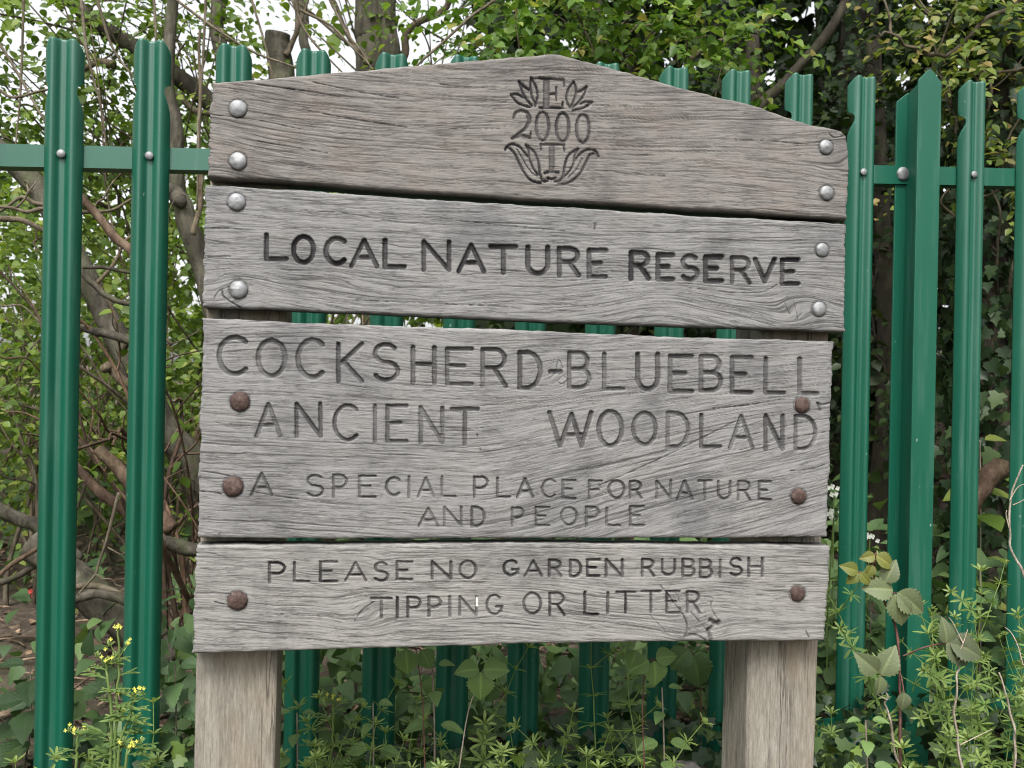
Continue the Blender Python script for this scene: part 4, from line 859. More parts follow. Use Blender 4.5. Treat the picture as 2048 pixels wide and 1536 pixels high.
# dense understorey and canopy trees on the right, each a crown of its own
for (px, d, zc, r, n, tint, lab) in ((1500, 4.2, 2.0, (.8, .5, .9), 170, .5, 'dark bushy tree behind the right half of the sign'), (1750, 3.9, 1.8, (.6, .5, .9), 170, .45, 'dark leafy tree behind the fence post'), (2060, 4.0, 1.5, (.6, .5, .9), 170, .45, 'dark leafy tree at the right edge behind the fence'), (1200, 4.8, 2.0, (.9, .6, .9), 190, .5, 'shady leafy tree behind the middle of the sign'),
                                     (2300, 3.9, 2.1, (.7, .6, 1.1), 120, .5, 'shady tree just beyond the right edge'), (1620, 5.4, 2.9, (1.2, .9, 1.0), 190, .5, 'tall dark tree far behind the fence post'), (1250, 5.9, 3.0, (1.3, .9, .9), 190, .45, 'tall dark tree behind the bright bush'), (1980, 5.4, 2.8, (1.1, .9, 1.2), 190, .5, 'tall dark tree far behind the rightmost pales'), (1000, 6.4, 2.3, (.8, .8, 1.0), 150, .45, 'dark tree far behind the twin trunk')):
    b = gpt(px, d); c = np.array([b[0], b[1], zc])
    tree('shady_tree', lab, 'tree', [([b, b + np.array([.05, 0, .6 * zc]), b + np.array([0, .1, zc + .5])], .05, .03)], 'bark_dark', [(c, r, n, tint)] + ([(np.array([b[0], b[1] - 1.3, 4.4]), (1.5, 1.4, .5), 230, .4), (np.array([b[0] - .5, b[1] - 2.4, 3.9]), (1.2, .8, .4), 130, .4)] if zc > 2.7 else []), 'leaf_dark', OVL, .062, 'dark trees crowding behind the right pales', twigs=12, twig_m='bark_dark', nl=11, spray_l=.42)  # tall trees get unseen overhead clumps, added to block sky light
# --- far woodland closing the view, thin towards the top left where the sky shows, plus unseen light blockers
def woodland():
    mb = MB(); n = 15000
    px = rng.uniform(-900, 3000, n); d = rng.uniform(6.5, 12, n); y = rng.uniform(-500, 1150, n)
    right = sstep(650, 1050, px); keep = rng.uniform(0, 1, n) < np.where(y < 380, .05 + .4 * sstep(150, 340, y), 1.0) * (1 - .85 * right)
    px, d, y = px[keep], d[keep], y[keep]; p = np.array([W(a, b, c) for a, b, c in zip(px, y, d)]); g = gh(p[:, 0], p[:, 1]); k = p[:, 2] > g; p = p[k]; n = len(p)
    put_leaves(mb, OVL, p, rng.normal(0, .6, (n, 3)) + np.array([0, 0, -.4]), rng.normal(0, .5, (n, 3)) + np.array([0, -.5, .8]), rng.uniform(.09, .2, n), np.clip(rng.normal(.5, .2, n) - .3 * (p[:, 0] > 0), 0, 1))
    n = 15000; px = rng.uniform(-700, 1000, n); d = rng.uniform(5.2, 8.5, n); y = 270 + 820 * rng.uniform(0, 1, n) ** .9 + rng.normal(0, 30, n); p = np.array([W(a, b, c) for a, b, c in zip(px, y, d)]); k = p[:, 2] > gh(p[:, 0], p[:, 1]); p = p[k]; n = len(p)
    cl = vnoise(p[:, 0] * 1.8 + 50, p[:, 2] * 2.2 + p[:, 1] + 50, 77); p = p[cl > .3]; cl = cl[cl > .3]; n = len(p)
    put_leaves(mb, OV, p, rng.normal(0, .6, (n, 3)) + np.array([0, 0, -.4]), rng.normal(0, .45, (n, 3)) + np.array([0, -.45, .85]), rng.uniform(.05, .11, n), np.clip(rng.normal(.25, .15, n) + cl * .55, 0, 1))
    for x0, x1, y0, y1, z1, n in ((-5.2, -3.2, -4, 5, 3.6, 2600), (3.6, 5.6, -4, 4, 3.6, 2600), (-5, 5.2, -6.5, -5, 2.0, 2000)):  # unseen leaf masses beside and behind the camera, added to block side light
        p = np.stack([rng.uniform(x0, x1, n), rng.uniform(y0, y1, n), rng.uniform(0.02, 1, n) ** .8 * z1], -1)
        put_leaves(mb, OVL, p, rng.normal(0, .6, (n, 3)) + np.array([0, 0, -.4]), rng.normal(0, .5, (n, 3)) + np.array([0, 0, .8]), rng.uniform(.16, .30, n), np.clip(rng.normal(.4, .2, n), 0, 1))
    o = mb.build('far_woodland_and_blockers', M['leaf_left']); tag(o, 'mass of green leaves deep in the wood beyond the nearer trees, with unseen leaf masses added around the camera to block light', 'woodland', kind='stuff')
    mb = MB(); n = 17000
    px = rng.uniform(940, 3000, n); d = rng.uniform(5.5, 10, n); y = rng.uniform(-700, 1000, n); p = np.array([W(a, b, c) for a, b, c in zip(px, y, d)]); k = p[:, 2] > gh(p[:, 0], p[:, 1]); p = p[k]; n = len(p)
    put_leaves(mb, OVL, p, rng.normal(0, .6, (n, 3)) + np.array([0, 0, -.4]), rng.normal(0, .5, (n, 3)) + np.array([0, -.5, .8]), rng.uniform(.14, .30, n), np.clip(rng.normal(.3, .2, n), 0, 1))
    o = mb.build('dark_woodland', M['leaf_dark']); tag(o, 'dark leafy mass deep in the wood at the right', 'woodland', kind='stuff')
woodland()
def undergrowth():
    mb = MB(); n = 5200; x = rng.uniform(-3.2, 3.2, n); y = rng.uniform(2.25, 5.5, n); 
    keep = rng.uniform(0, 1, n) < np.where(x < -.25, .34 + .5 * sstep(4.2, 5.0, y), 1.0) ; x, y = x[keep], y[keep]; n = len(x)
    hgt = np.where(x < -.25, rng.uniform(.02, .22, n) + .3 * sstep(3.6, 5, y) * rng.uniform(0, 1, n), rng.uniform(.02, .5, n)); p = np.stack([x, y, gh(x, y) + hgt], -1)
    put_leaves(mb, NET, p, rng.normal(0, 1, (n, 3)) + np.array([0, -.3, -.2]), rng.normal(0, .35, (n, 3)) + np.array([0, -.3, 1.0]), rng.uniform(.035, .085, n), np.clip(rng.normal(.5, .22, n), 0, 1))
    n = 2600; x = rng.uniform(-.9, 1.7, n); y = FP.z0 + x * math.tan(FP.th) + rng.uniform(.06, .9, n); p = np.stack([x, y, gh(x, y) + rng.uniform(.02, .34, n) * (.35 + .9 * vnoise(x * 4 + 20, y * 4 + 20, 17))], -1)
    put_leaves(mb, NET, p, rng.normal(0, 1, (n, 3)) + np.array([0, -.4, -.3]), rng.normal(0, .35, (n, 3)) + np.array([0, -.5, .9]), rng.uniform(.03, .065, n), np.clip(rng.normal(.45, .24, n), 0, 1))
    o = mb.build('undergrowth', M['nettle']); tag(o, 'low green leaves covering the woodland floor behind the fence', 'undergrowth', kind='stuff')
    mb = MB(); n = 5200; x = rng.uniform(-3.5, 3.5, n); y = rng.uniform(1.3, 5.8, n); p = np.stack([x, y, gh(x, y) + rng.uniform(.003, .02, n)], -1)
    put_leaves(mb, OVL, p, rng.normal(0, 1, (n, 3)) * np.array([1, 1, .2]), rng.normal(0, .3, (n, 3)) + np.array([0, 0, 1.0]), rng.uniform(.015, .06, n), rng.uniform(0, 1, n))
    for _ in range(420):
        a = np.array([rng.uniform(-3, 2.5), rng.uniform(2.2, 5), 0]); a[2] = float(gh(a[0], a[1])) + .012; t = rng.uniform(0, math.pi); L = rng.uniform(.05, .3); b = a + np.array([math.cos(t) * L, math.sin(t) * L, rng.uniform(0, .02)]); mb.tube([a, (a + b) / 2 + rng.normal(0, .008, 3), b], [.003, .004, .002], 4, rng.uniform(.3, 1), False)
    o = mb.build('leaf_litter', M['litter']); tag(o, 'dead brown leaves and twigs scattered on the bare soil', 'leaf litter', kind='stuff')
undergrowth()

# ------------------------------------------------------------------ plants in front of and around the fence foot
def ivy_cover():
    mb = MB(); n = 3600; x = rng.uniform(-1.6, 1.9, n); y = FP.z0 + x * math.tan(FP.th) + rng.normal(-.12, .17, n); k = y > 1.3; x, y = x[k], y[k]; n = len(x)
    lift = rng.uniform(.01, .20, n) * (0.55 + .75 * vnoise(x * 3 + 9, y * 3 + 9, 7))
    lift = np.where(x < -.3, lift * .8, lift); p = np.stack([x, y, gh(x, y) + lift], -1)
    tint = np.clip(np.where(rng.uniform(0, 1, n) < .3, rng.uniform(.7, 1, n), rng.normal(.38, .18, n)), 0, 1)
    put_leaves(mb, IVY, p, rng.normal(0, .8, (n, 3)) + np.array([0, -.5, -.3]), rng.normal(0, .35, (n, 3)) + np.array([0, -.45, .9]), rng.uniform(.022, .05, n), tint)
    o = mb.build('ivy_ground_cover', M['ivy']); tag(o, 'trailing ivy and low leaves along the foot of the fence', 'ivy', kind='stuff')
ivy_cover()

def blade(mb, base, yd, zd, L, w, tint, bend=.25):
    y = yd / np.linalg.norm(yd); x = np.cross(y, zd); x /= np.linalg.norm(x) + 1e-9; z = np.cross(x, y)
    pr = [(0, .12), (.3, .75), (.65, 1.0), (.9, .6)]
    V = []
    for f, ww in pr:
        c = base + y * L * f - z * bend * L * f * f; V += [c - x * w * ww, c + z * w * -.25, c + x * w * ww]
    V.append(base + y * L - z * bend * L); F4 = []
    for i in range(3):
        for j in range(2): F4.append((i * 3 + j, i * 3 + j + 1, (i + 1) * 3 + j + 1, (i + 1) * 3 + j))
    mb.add(V, [(9, 10, 12), (10, 11, 12)], F4, tint)
def cleavers_proto(h, seed):
    global rng
    keep = rng; rng = np.random.default_rng(seed)
    root = thing('cleavers_plant', 'cleavers stem with whorls of narrow green leaves', 'plant', 'cleavers growing along the fence')
    st, lf = MB(), MB()
    def shoot(p0, d, L, r, lev):
        n = max(3, int(L / .046)); pts = [p0]; dd = d / np.linalg.norm(d)
        for i in range(n):
            dd = dd + rng.normal(0, .07, 3) + np.array([0, 0, .03]); dd /= np.linalg.norm(dd); pts.append(pts[-1] + dd * L / n)
        pts = np.array(pts); st.tube(pts, np.linspace(r, r * .5, n + 1), 4, .75, False)
        for i in range(1, n + 1):
            f = i / n; tg = pts[i] - pts[i - 1]; tg /= np.linalg.norm(tg); a0 = rng.uniform(0, 6.28); k = int(rng.integers(6, 9)) if lev == 0 else 6
            ref = np.array([1.0, .1, 0]) - tg * tg[0]; ref /= np.linalg.norm(ref); bi = np.cross(tg, ref); LL = (.037 - .014 * f ** 2) * (1 if lev == 0 else .72) * rng.uniform(.8, 1.15)
            for q in range(k):
                a = a0 + q / k * 6.283 + rng.normal(0, .12); o = ref * math.cos(a) + bi * math.sin(a); el = .12 + .75 * f ** 3
                blade(lf, pts[i], o + tg * (el + rng.normal(0, .12)), tg, LL, LL * .12, np.clip(.42 + .5 * f ** 2 + rng.normal(0, .12), 0, 1))
            if f > .97:
                for q in range(7):
                    blade(lf, pts[i], tg + rng.normal(0, .35, 3), ref, .011, .0018, .95)
            if lev == 0 and .2 < f < .9 and rng.uniform() < .38:
                a = rng.uniform(0, 6.28); shoot(pts[i], ref * math.cos(a) + bi * math.sin(a) + tg * .7, L * rng.uniform(.18, .38), r * .7, 1)
    shoot(np.zeros(3), np.array([rng.normal(0, .12), rng.normal(0, .12), 1.0]), h, .0020, 0)
    st.build('stem', M['cleavers'], root); lf.build('leaves', M['cleavers'], root); rng = keep
    return root
PROT = [cleavers_proto(h, 100 + i) for i, h in enumerate((.26, .32, .37, .44, .50, .58, .29, .53))]
def place(o, px, d, rz, tilt, sc=1.0, dz=0.0):
    p = W(px, 768, d); o.location = (p[0], p[1], float(gh(p[0], p[1])) + dz); o.rotation_euler = (tilt[1], tilt[0], rz); o.scale = (sc,) * 3
spots = []
for px in (590, 622, 650, 690, 722, 760, 815, 862, 905, 990, 1030, 1078, 1120, 1158, 1205, 1245, 1290, 1320):
    spots.append((px + random.uniform(-12, 12), random.uniform(1.66, 1.84), .36, random.choice([1, 2, 2, 3, 6]), random.uniform(.9, 1.05)))
for px in (580, 605, 640, 672, 705, 745, 785, 835, 880, 930, 975, 1015, 1055, 1100, 1140, 1180, 1225, 1260, 1295): spots.append((px + random.uniform(-12, 12), random.uniform(1.58, 1.72), .4, random.choice([0, 0, 6]), random.uniform(.85, 1.05)))
for px in (-20, 12, 40, 75, 112, 150, 190, 275, 310, 338, 362): spots.append((px + random.uniform(-12, 12), random.uniform(1.46, 1.75), .34, random.choice([0, 1, 6]), random.uniform(.8, 1.0)))
for px in (570, 595, 618, 648, 668, 700, 728, 758, 800, 828, 855, 895, 922, 950, 985, 1005, 1040, 1070, 1092, 1130, 1160, 1195, 1235, 1272, 20, 60, 95, 135, 175, 255, 285, 325, 350): spots.append((px, random.uniform(1.56, 1.72) if px > 500 else random.uniform(1.44, 1.6), .42, random.choice([0, 0, 6]), random.uniform(.75, .95)))
for px in (1675, 1700, 1850, 1872): spots.append((px + random.uniform(-8, 8), random.uniform(1.75, 1.95), .34, random.choice([0, 1, 6]), random.uniform(.85, 1.0)))
for px in (1690, 1735, 1775, 1820): spots.append((px, 1.7, .4, 0, .8))
for px in (1905, 1928, 1946, 1962, 1982, 2002, 2024, 2046, 2075, 2110): spots.append((px + random.uniform(-10, 10), random.uniform(1.78, 2.05), .36, random.choice([3, 4, 5, 7]), random.uniform(.85, 1.05)))
for px in (1895, 1940, 1985, 2030, 2070): spots.append((px, random.uniform(1.65, 1.8), .4, random.choice([0, 1, 2]), random.uniform(.85, 1.0)))
used = set()
for px, d, tl, k, sc_ in spots:
    o = PROT[k] if k not in used else copy_tree(PROT[k]); used.add(k)
    place(o, px, d, random.uniform(0, 6.28), (random.gauss(0, tl * .8), random.gauss(0, tl * .5) if not 1290 < px < 1400 else -abs(random.gauss(.1, .1))), sc_)
for k, o in enumerate(PROT):
    if k not in used: place(o, 1950 + 20 * k, 1.85, k, (.1, 0))

def serr_leaf(L, w, teeth=9, droop=.35, fold=.2, seed=0):
    """a pleated, toothed leaflet with veins: returns vertices, quads, vein weight"""
    nu, nv = 45, 13; u = np.linspace(0, 1, nu); v = np.linspace(-1, 1, nv); U, Vv = np.meshgrid(u, v, indexing='ij')
    prof = np.sin(math.pi * np.clip(U, 0, 1) ** .72) ** .85 * (1 - .25 * U); tooth = 1 + .20 * ((U * teeth) % 1.0) * np.abs(Vv) ** 3 - .09 * np.abs(Vv) ** 3
    X = Vv * prof * w * tooth; Y = U * L + np.abs(Vv) * prof * w * .12
    ph = (U - .35 * np.abs(Vv)) * teeth * .8; pl = np.abs(((ph) % 1) - .5) * 2
    Z = fold * np.abs(X) - droop * L * U ** 2 + .040 * L * pl * np.minimum(1, np.abs(Vv) * 2.5) * np.sin(math.pi * U)
    vein = np.clip(np.maximum(1 - np.abs(Vv) * 14, (1 - np.abs(pl - 0) * 4.5) * .6), 0, 1)
    i, j = np.meshgrid(np.arange(nu - 1), np.arange(nv - 1), indexing='ij'); F = np.stack([i * nv + j, i * nv + j + 1, (i + 1) * nv + j + 1, (i + 1) * nv + j], -1).reshape(-1, 4)
    return np.stack([X, Y, Z], -1).reshape(-1, 3), F, vein.ravel()
def leaflet(name, mat, parent, pos, yd, zd, L, w, tint=.5, **kw):
    V, F, vn = serr_leaf(L, w, **kw); y = np.asarray(yd, float); y = y / np.linalg.norm(y); x = np.cross(y, np.asarray(zd, float)); x /= np.linalg.norm(x); z = np.cross(x, y)
    P = np.asarray(pos) + V @ np.stack([x, y, z]) - np.array(parent.location)
    return mesh_np(name, P, F, M[mat], parent, True, {'tint': np.full(len(V), tint), 'vein': vn})
def trifoliate(root, c, axis, facing, L, mat, tint, wr=.40):
    """three leaflets meeting at c: terminal along axis, two at the sides"""
    c = np.asarray(c); ax = unit(np.asarray(axis, float)); f = unit(np.asarray(facing, float)); sd = np.cross(ax, f)
    leaflet('leaf', mat, root, c + ax * .006, ax, f, L, L * wr, tint)
    for s in (1, -1): leaflet('leaf', mat, root, c, ax * .35 + sd * s, f + sd * s * .15, L * .86, L * .86 * wr, np.clip(tint + rng.normal(0, .1), 0, 1))
CAMD = np.array([0, -1.0, .25])
def bramble(lab, stem_px, d, leaves, cane_r=.0024, cane='cane'):
    pts = P_(stem_px, d); b = np.array(pts[0]); root = thing('bramble', lab, 'plant', None, tuple(b)); mb = MB(); n = len(pts) * 6; mb.tube(smooth_path(pts, n) - b, np.linspace(cane_r, cane_r * .6, n), 6, .5)
    lv = []
    for (px, py), (sx, sy), ax, L, mat, tint, kind in leaves:
        c = W(px, py, d - .02); s = W(sx, sy, d); mb.tube(smooth_path([s - b, (s + c) / 2 - b + np.array([0, 0, .004]), c - b], 8), np.linspace(.0014, .001, 8), 5, .6, False); lv.append((c, ax, L, mat, tint, kind))
    mb.build('cane', M[cane], root)
    for c, ax, L, mat, tint, kind in lv:
        fx = (CAMD if mat != 'bramble' else np.array([0, -.8, .75])) + rng.normal(0, .18, 3)
        if kind == 3: trifoliate(root, c, (ax[0], -.25, -ax[1]), fx, L, mat, tint)
        else: leaflet('leaf', mat, root, c, (ax[0], -.2, -ax[1]), fx, L, L * (.54 if mat == 'bramble' else .43), tint)
    return root
DB = 1.72
bramble('tall bramble shoot with dull olive leaves in front of the fence post', [(1800, 1560), (1800, 1440), (1798, 1320), (1790, 1250), (1765, 1195), (1748, 1160), (1752, 1105)], DB,
        [((1790, 1188), (1768, 1195), (.25, .97), .060, 'bramble_old', .55, 1), ((1795, 1185), (1768, 1195), (.78, .55), .062, 'bramble_old', .5, 1), ((1786, 1180), (1768, 1195), (-.95, -.12), .055, 'bramble_old', .55, 1), ((1770, 1165), (1760, 1180), (.35, -.9), .045, 'bramble_old', .35, 1),
         ((1893, 1286), (1806, 1312), (-.1, -1), .046, 'bramble_old', .3, 1), ((1893, 1285), (1806, 1312), (.75, .65), .058, 'bramble_old', .1, 1), ((1900, 1284), (1806, 1312), (.95, .3), .066, 'bramble_old', .1, 1),
         ((1762, 1350), (1800, 1320), (.35, -.9), .058, 'bramble_old', .45, 1), ((1755, 1345), (1800, 1320), (-.75, -.62), .052, 'bramble_old', .4, 1), ((1760, 1352), (1800, 1320), (-.05, 1), .038, 'bramble_old', .5, 1), ((1808, 1385), (1800, 1345), (-.1, 1), .034, 'bramble_old', .2, 1),
         ((1716, 1143), (1748, 1162), (-.9, -.35), .034, 'bramble_new', .5, 1), ((1716, 1144), (1748, 1162), (-.7, .75), .03, 'bramble_new', .5, 1), ((1718, 1146), (1748, 1162), (.7, .6), .03, 'bramble_new', .4, 1), ((1752, 1112), (1752, 1115), (.9, .45), .040, 'bramble_new', .6, 1), ((1750, 1112), (1752, 1115), (-.9, .1), .028, 'bramble_new', .7, 1), ((1745, 1130), (1750, 1130), (-.4, .9), .026, 'bramble_new', .5, 1)], .0030)
bramble('bramble leaf of three broad round leaflets under the middle of the sign', [(915, 1560), (935, 1430), (955, 1372)], 1.62, [((962, 1344), (955, 1370), (0, 1), .048, 'bramble', .75, 1), ((958, 1340), (955, 1370), (-.97, -.1), .042, 'bramble', .7, 1), ((966, 1340), (955, 1370), (.95, -.2), .044, 'bramble', .72, 1)], .0014, 'dry')
bramble('bramble leaf tucked up under the lowest board left of centre', [(850, 1560), (845, 1400), (832, 1300)], 1.63, [((812, 1298), (832, 1300), (.1, 1), .044, 'bramble', .6, 1), ((842, 1300), (832, 1300), (.6, .8), .036, 'bramble', .45, 1), ((822, 1292), (832, 1300), (-.6, -.6), .03, 'bramble', .5, 1)], .0014)
bramble('bramble leaf hanging below the board near the right post', [(1290, 1560), (1285, 1420), (1290, 1330)], 1.64, [((1308, 1322), (1290, 1330), (.15, 1), .044, 'bramble', .7, 1), ((1298, 1322), (1290, 1330), (-.85, .3), .04, 'bramble', .6, 1), ((1312, 1318), (1290, 1330), (.8, -.3), .036, 'bramble', .65, 1), ((1272, 1300), (1288, 1330), (-.2, .8), .034, 'bramble', .5, 1)], .0014)
bramble('bramble leaf with drooping dark leaflets behind the right post', [(1400, 1560), (1402, 1400), (1395, 1320)], 1.98, [((1385, 1310), (1395, 1320), (.3, .9), .07, 'bramble', .15, 1), ((1378, 1300), (1395, 1320), (-.6, .5), .055, 'bramble', .2, 1)], .0016)

def quad_tmpl(V, nu, nv):
    i, j = np.meshgrid(np.arange(nu - 1), np.arange(nv - 1), indexing='ij'); a = (i * nv + j).ravel(); b = a + 1; c = a + nv + 1; d = a + nv
    return V, np.concatenate([np.stack([a, b, c], -1), np.stack([a, c, d], -1)])
NETF = quad_tmpl(serr_leaf(1.0, .34, 10, .3, .2)[0], 45, 13)
DOCK = quad_tmpl(serr_leaf(1.0, .30, 5, .45, .28)[0], 45, 13)
def herb(lab, px, d, top, leaf, n, tint, mat='nettle', name='herb', T=NETF):
    b = gpt(px, d); tp = W(px + top[0], top[1], d); root = thing(name, lab, 'plant', None, tuple(b)); mb = MB(); pa = smooth_path([b - b, (tp - b) * .5 + np.array([.01, 0, 0]), tp - b], 14); mb.tube(pa, np.linspace(.0025, .0015, 14), 5, .4, False); lf = MB()
    for i in range(n):
        f = 1 - i / n * .7; p = pa[int(f * 13)]
        for s in (0, 1):
            a = i * 1.57 + s * math.pi + rng.normal(0, .2); o = np.array([math.cos(a), math.sin(a) * .6 - .2, .15 - .25 * (i > 0)])
            L = leaf * (.65 + .4 * min(i, 2) / 2); put_leaves(lf, T, (p + o * .012)[None], o[None], np.array([[0, -.45, 1.0]]) + rng.normal(0, .1, (1, 3)), np.array([L]), np.array([tint + rng.normal(0, .1)]))
    mb.build('stem', M['dry'], root); lf.build('leaves', M[mat], root)
herb('dull grey green dead-nettle with paired leaves under the sign', 870, 1.70, (-5, 1330), .046, 5, .75)
herb('pale green nettle in front of the second pale under the sign', 742, 1.72, (4, 1405), .042, 6, .85)
herb('bright dead-nettle rising left of the right post', 1330, 1.70, (-6, 1375), .040, 6, .9)
herb('low broad leaved weed between the right post and the fence post', 1735, 1.70, (-4, 1440), .045, 5, .9)
herb('pale green dead-nettle at the right edge of the left post', 590, 1.68, (4, 1425), .038, 5, .8)
herb('dark broad leaved herb low behind the left post', 350, 1.9, (0, 1330), .08, 5, .3)
herb('dark broad leaved herb at the foot of the second pale', 230, 2.05, (0, 1300), .09, 5, .3)
herb('broad leaved dock in the lower left corner', 60, 2.05, (0, 1330), .095, 6, .25)
herb('dark leaved herb at the right edge behind the fence', 1960, 2.35, (0, 1130), .10, 5, .4)
herb('tall nettle behind the gap right of the sign', 1740, 2.5, (0, 1150), .075, 6, .6)
herb('light green nettle behind the pale right of the sign', 1690, 2.6, (-5, 1050), .07, 7, .8)
herb('shiny evergreen shoot behind the two rightmost pales', 1960, 2.7, (0, 880), .095, 7, .75, 'leaf_bright', 'laurel', OV)

def mustard(lab, stems, d):
    b = gpt(stems[0][0][0], d); root = thing('hedge_mustard', lab, 'plant', None, tuple(b)); st, lf = MB(), MB(); heads_all = []
    for pts in stems:
        P = smooth_path([b] + P_(pts[1:], d), 24) - b; P = P + rng.normal(0, .0012, P.shape); st.tube(P, np.linspace(.0032, .0015, 24), 6, .7, False)
        for i in range(5, 21, 2):
            a = rng.uniform(-1, 1); o = np.array([math.copysign(1, math.sin(i * 2.4)) * rng.uniform(.6, 1), -.4 * rng.uniform(-.5, 1), rng.uniform(.1, .5)]); L = .055 * (1.25 - i / 24) * rng.uniform(.8, 1.2); tn = rng.uniform(.2, .75)
            blade(lf, P[i], o, np.array([0, -.3, 1.0]), L, L * .09, tn, .35)
            for s in (-1, 1):
                for q in (.3, .5, .7): blade(lf, P[i] + unit(o) * L * q, unit(o) * .7 + s * np.cross(unit(o), [0, 0, 1.0]) * .8, np.array([0, -.3, 1.0]), L * .34 * (1.2 - q * .5), L * .055, tn, .2)
        heads = [P[-1]] + [P[-4] + np.array([s * .014, -.006, .010]) for s in (-1, 1)] 
        for hI, hc in enumerate(heads):
            fl = MB(); heads_all.append(fl)
            if hI: st.tube([P[-5], (P[-5] + hc) / 2 + np.array([0, 0, -.003]), hc], [.0011, .001, .0009], 4, .7, False)
            for _ in range(5 if hI == 0 else 2):
                q = hc + rng.normal(0, 1, 3) * np.array([.0042, .004, .0042]); 
                for k in range(4): 
                    a = k * 1.571 + rng.uniform(0, .4); blade(fl, q, np.array([math.cos(a), math.sin(a) * .4 - .3, math.sin(a)]), np.array([0, -1.0, .3]), .0034, .0011, rng.uniform(.2, 1), .1)
            for _ in range(7): blade(lf, hc - np.array([0, 0, .006]), rng.normal(0, .6, 3) + np.array([0, 0, .8]), np.array([0, -1.0, .1]), .012, .0012, .8)
    st.build('stem', M['mustard'], root); lf.build('leaves', M['mustard'], root)
    for fl in heads_all: fl.build('flower_head', M['petal'], root)
mustard('hedge mustard with yellow flower heads in front of the second pale', [[(224, 1600), (228, 1500), (236, 1380), (238, 1256)], [(240, 1600), (240, 1500), (262, 1430), (270, 1382)], [(236, 1600), (250, 1530), (262, 1500), (264, 1488)], [(226, 1600), (222, 1450), (212, 1340), (216, 1315)]], 1.5)
mustard('small hedge mustard with yellow flowers at the foot of the leftmost pale', [[(150, 1600), (152, 1540), (156, 1462)]], 1.52)
mustard('hedge mustard with yellow buds just right of the left post', [[(660, 1600), (664, 1480), (666, 1392)]], 1.68)

# bare stems at the right edge
def dry_stem(lab, pts, d, twigs, r=.0028):
    mb = MB(); P = wob_path(P_(pts, d), len(pts) * 5, .002); mb.tube(P, np.linspace(r, r * .55, len(P)), 6, .5, True)
    for t in twigs: mb.tube(smooth_path(P_(t, d - .005), 8), np.linspace(r * .5, r * .25, 8), 4, .7, False)
    tag(mb.build('dry_stem', M['dry']), lab, 'dry stem')
dry_stem('bare grey twig reaching up in front of the rightmost pale', [(2060, 1180), (2046, 1150), (2030, 1110), (2018, 1060), (2020, 1010), (2032, 960), (2046, 930)], 1.75, [[(2020, 1000), (2035, 975), (2050, 968)], [(2018, 1055), (2012, 1030), (2014, 1020)], [(2026, 1010), (2038, 1005), (2050, 998)]])
dry_stem('pale dry stem with a hooked tip among the cleavers', [(1925, 1580), (1918, 1500), (1910, 1440), (1914, 1380), (1916, 1340), (1910, 1322)], 1.7, [[(1913, 1330), (1920, 1320), (1930, 1322)], [(1910, 1322), (1925, 1290), (1936, 1258)], [(1925, 1285), (1905, 1245), (1897, 1235)]])
dry_stem('long dry stem arching in front of the rightmost pale', [(2030, 1580), (2026, 1500), (2022, 1440), (2012, 1390), (1998, 1345)], 1.72, [[(2046, 1330), (2035, 1290), (2022, 1265), (2010, 1255)], [(1920, 1490), (1950, 1475), (1985, 1458)]])
dry_stem('thin dry stem at the foot of the fence post', [(1800, 1530), (1782, 1450), (1775, 1410), (1772, 1385)], 1.72, [[(1774, 1400), (1760, 1392), (1750, 1386)]])
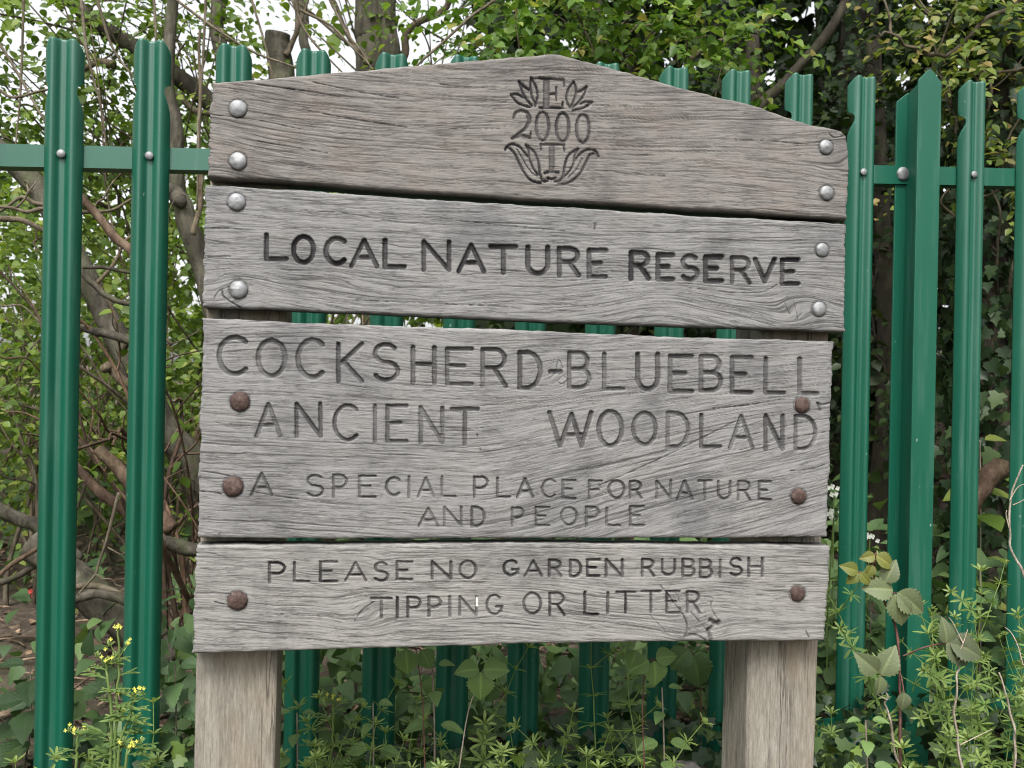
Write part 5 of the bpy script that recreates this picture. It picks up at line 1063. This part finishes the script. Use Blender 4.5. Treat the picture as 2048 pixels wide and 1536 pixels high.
# fallen stone, red scrap, white blossoms
def stone(lab, px, d, size):
    b = gpt(px, d); n = 24; th, ph = np.meshgrid(np.linspace(0, math.pi, 14), np.linspace(0, 2 * math.pi, n, endpoint=False), indexing='ij'); v = np.stack([np.sin(th) * np.cos(ph), np.sin(th) * np.sin(ph), np.cos(th)], -1)
    r = 1 + .35 * (vnoise(v[..., 0] * 2 + 5, v[..., 1] * 2 + v[..., 2] * 2 + 5, 9) - .5) + .12 * (vnoise(v[..., 0] * 7 + 5, v[..., 1] * 7 + v[..., 2] * 5 + 5, 13) - .5); v = np.sign(v) * np.abs(v) ** .75 * r[..., None] * np.array(size)
    i, j = np.meshgrid(np.arange(13), np.arange(n), indexing='ij'); j2 = (j + 1) % n; F = np.stack([i * n + j, (i + 1) * n + j, (i + 1) * n + j2, i * n + j2], -1).reshape(-1, 4)
    o = mesh_np('stone', v.reshape(-1, 3), F, M['stone'], None, True, {'tint': np.full(14 * n, .5)}); o.location = (b[0], b[1], b[2] + size[2] * .5); tag(o, lab, 'stone')
stone('rough grey stone lying beside the right post', 1400, 1.78, (.075, .06, .11))
mb = MB(); b = W(48, 1188, 3.6); 
for q in range(5): blade(mb, b + np.array([q * .012, rng.normal(0, .004), -q * .004]), np.array([.8, -.2, .3 + rng.normal(0, .4)]), np.array([0, -1.0, .3]), .03, .009, rng.uniform(0, 1))
tag(mb.build('wrapper', M['litter_red']), 'crumpled red scrap lying on the soil at the far left', 'litter')
def blossom(px, py, d, lab):
    mb = MB(); c = W(px, py, d); b = c.copy(); b[2] = float(gh(c[0], c[1])); root = thing('garlic_mustard', lab, 'plant', None, tuple(b)); st = MB(); pa = smooth_path([b - b, (c - b) * .5 + rng.normal(0, .01, 3), c - b], 12); st.tube(pa, .002, 5, .6, False); lf = MB()
    for i in range(3, 11):
        a = i * 2.4; o = np.array([math.cos(a), math.sin(a), .1]); put_leaves(lf, HEART, (pa[i] + o * .015)[None], o[None], np.array([[0, -.5, 1.0]]), np.array([.05 - .003 * i]), np.array([.6]))
    for _ in range(9):
        q = c - b + rng.normal(0, .012, 3) * np.array([1, 1, .6])
        for k in range(4): a = k * 1.571 + .4; blade(mb, q, np.array([math.cos(a), -.3, math.sin(a)]), np.array([0, -1.0, .2]), .007, .003, rng.uniform(0, 1), .1)
    st.build('stem', M['mustard'], root); lf.build('leaves', M['mustard'], root); mb.build('flowers', M['white'], root)
blossom(1668, 985, 2.45, 'white flowering garlic mustard just right of the sign'); blossom(1668, 1030, 2.3, 'white flowering garlic mustard low beside the right edge of the sign'); blossom(1740, 1072, 2.6, 'white flowering garlic mustard between the pale and the fence post')
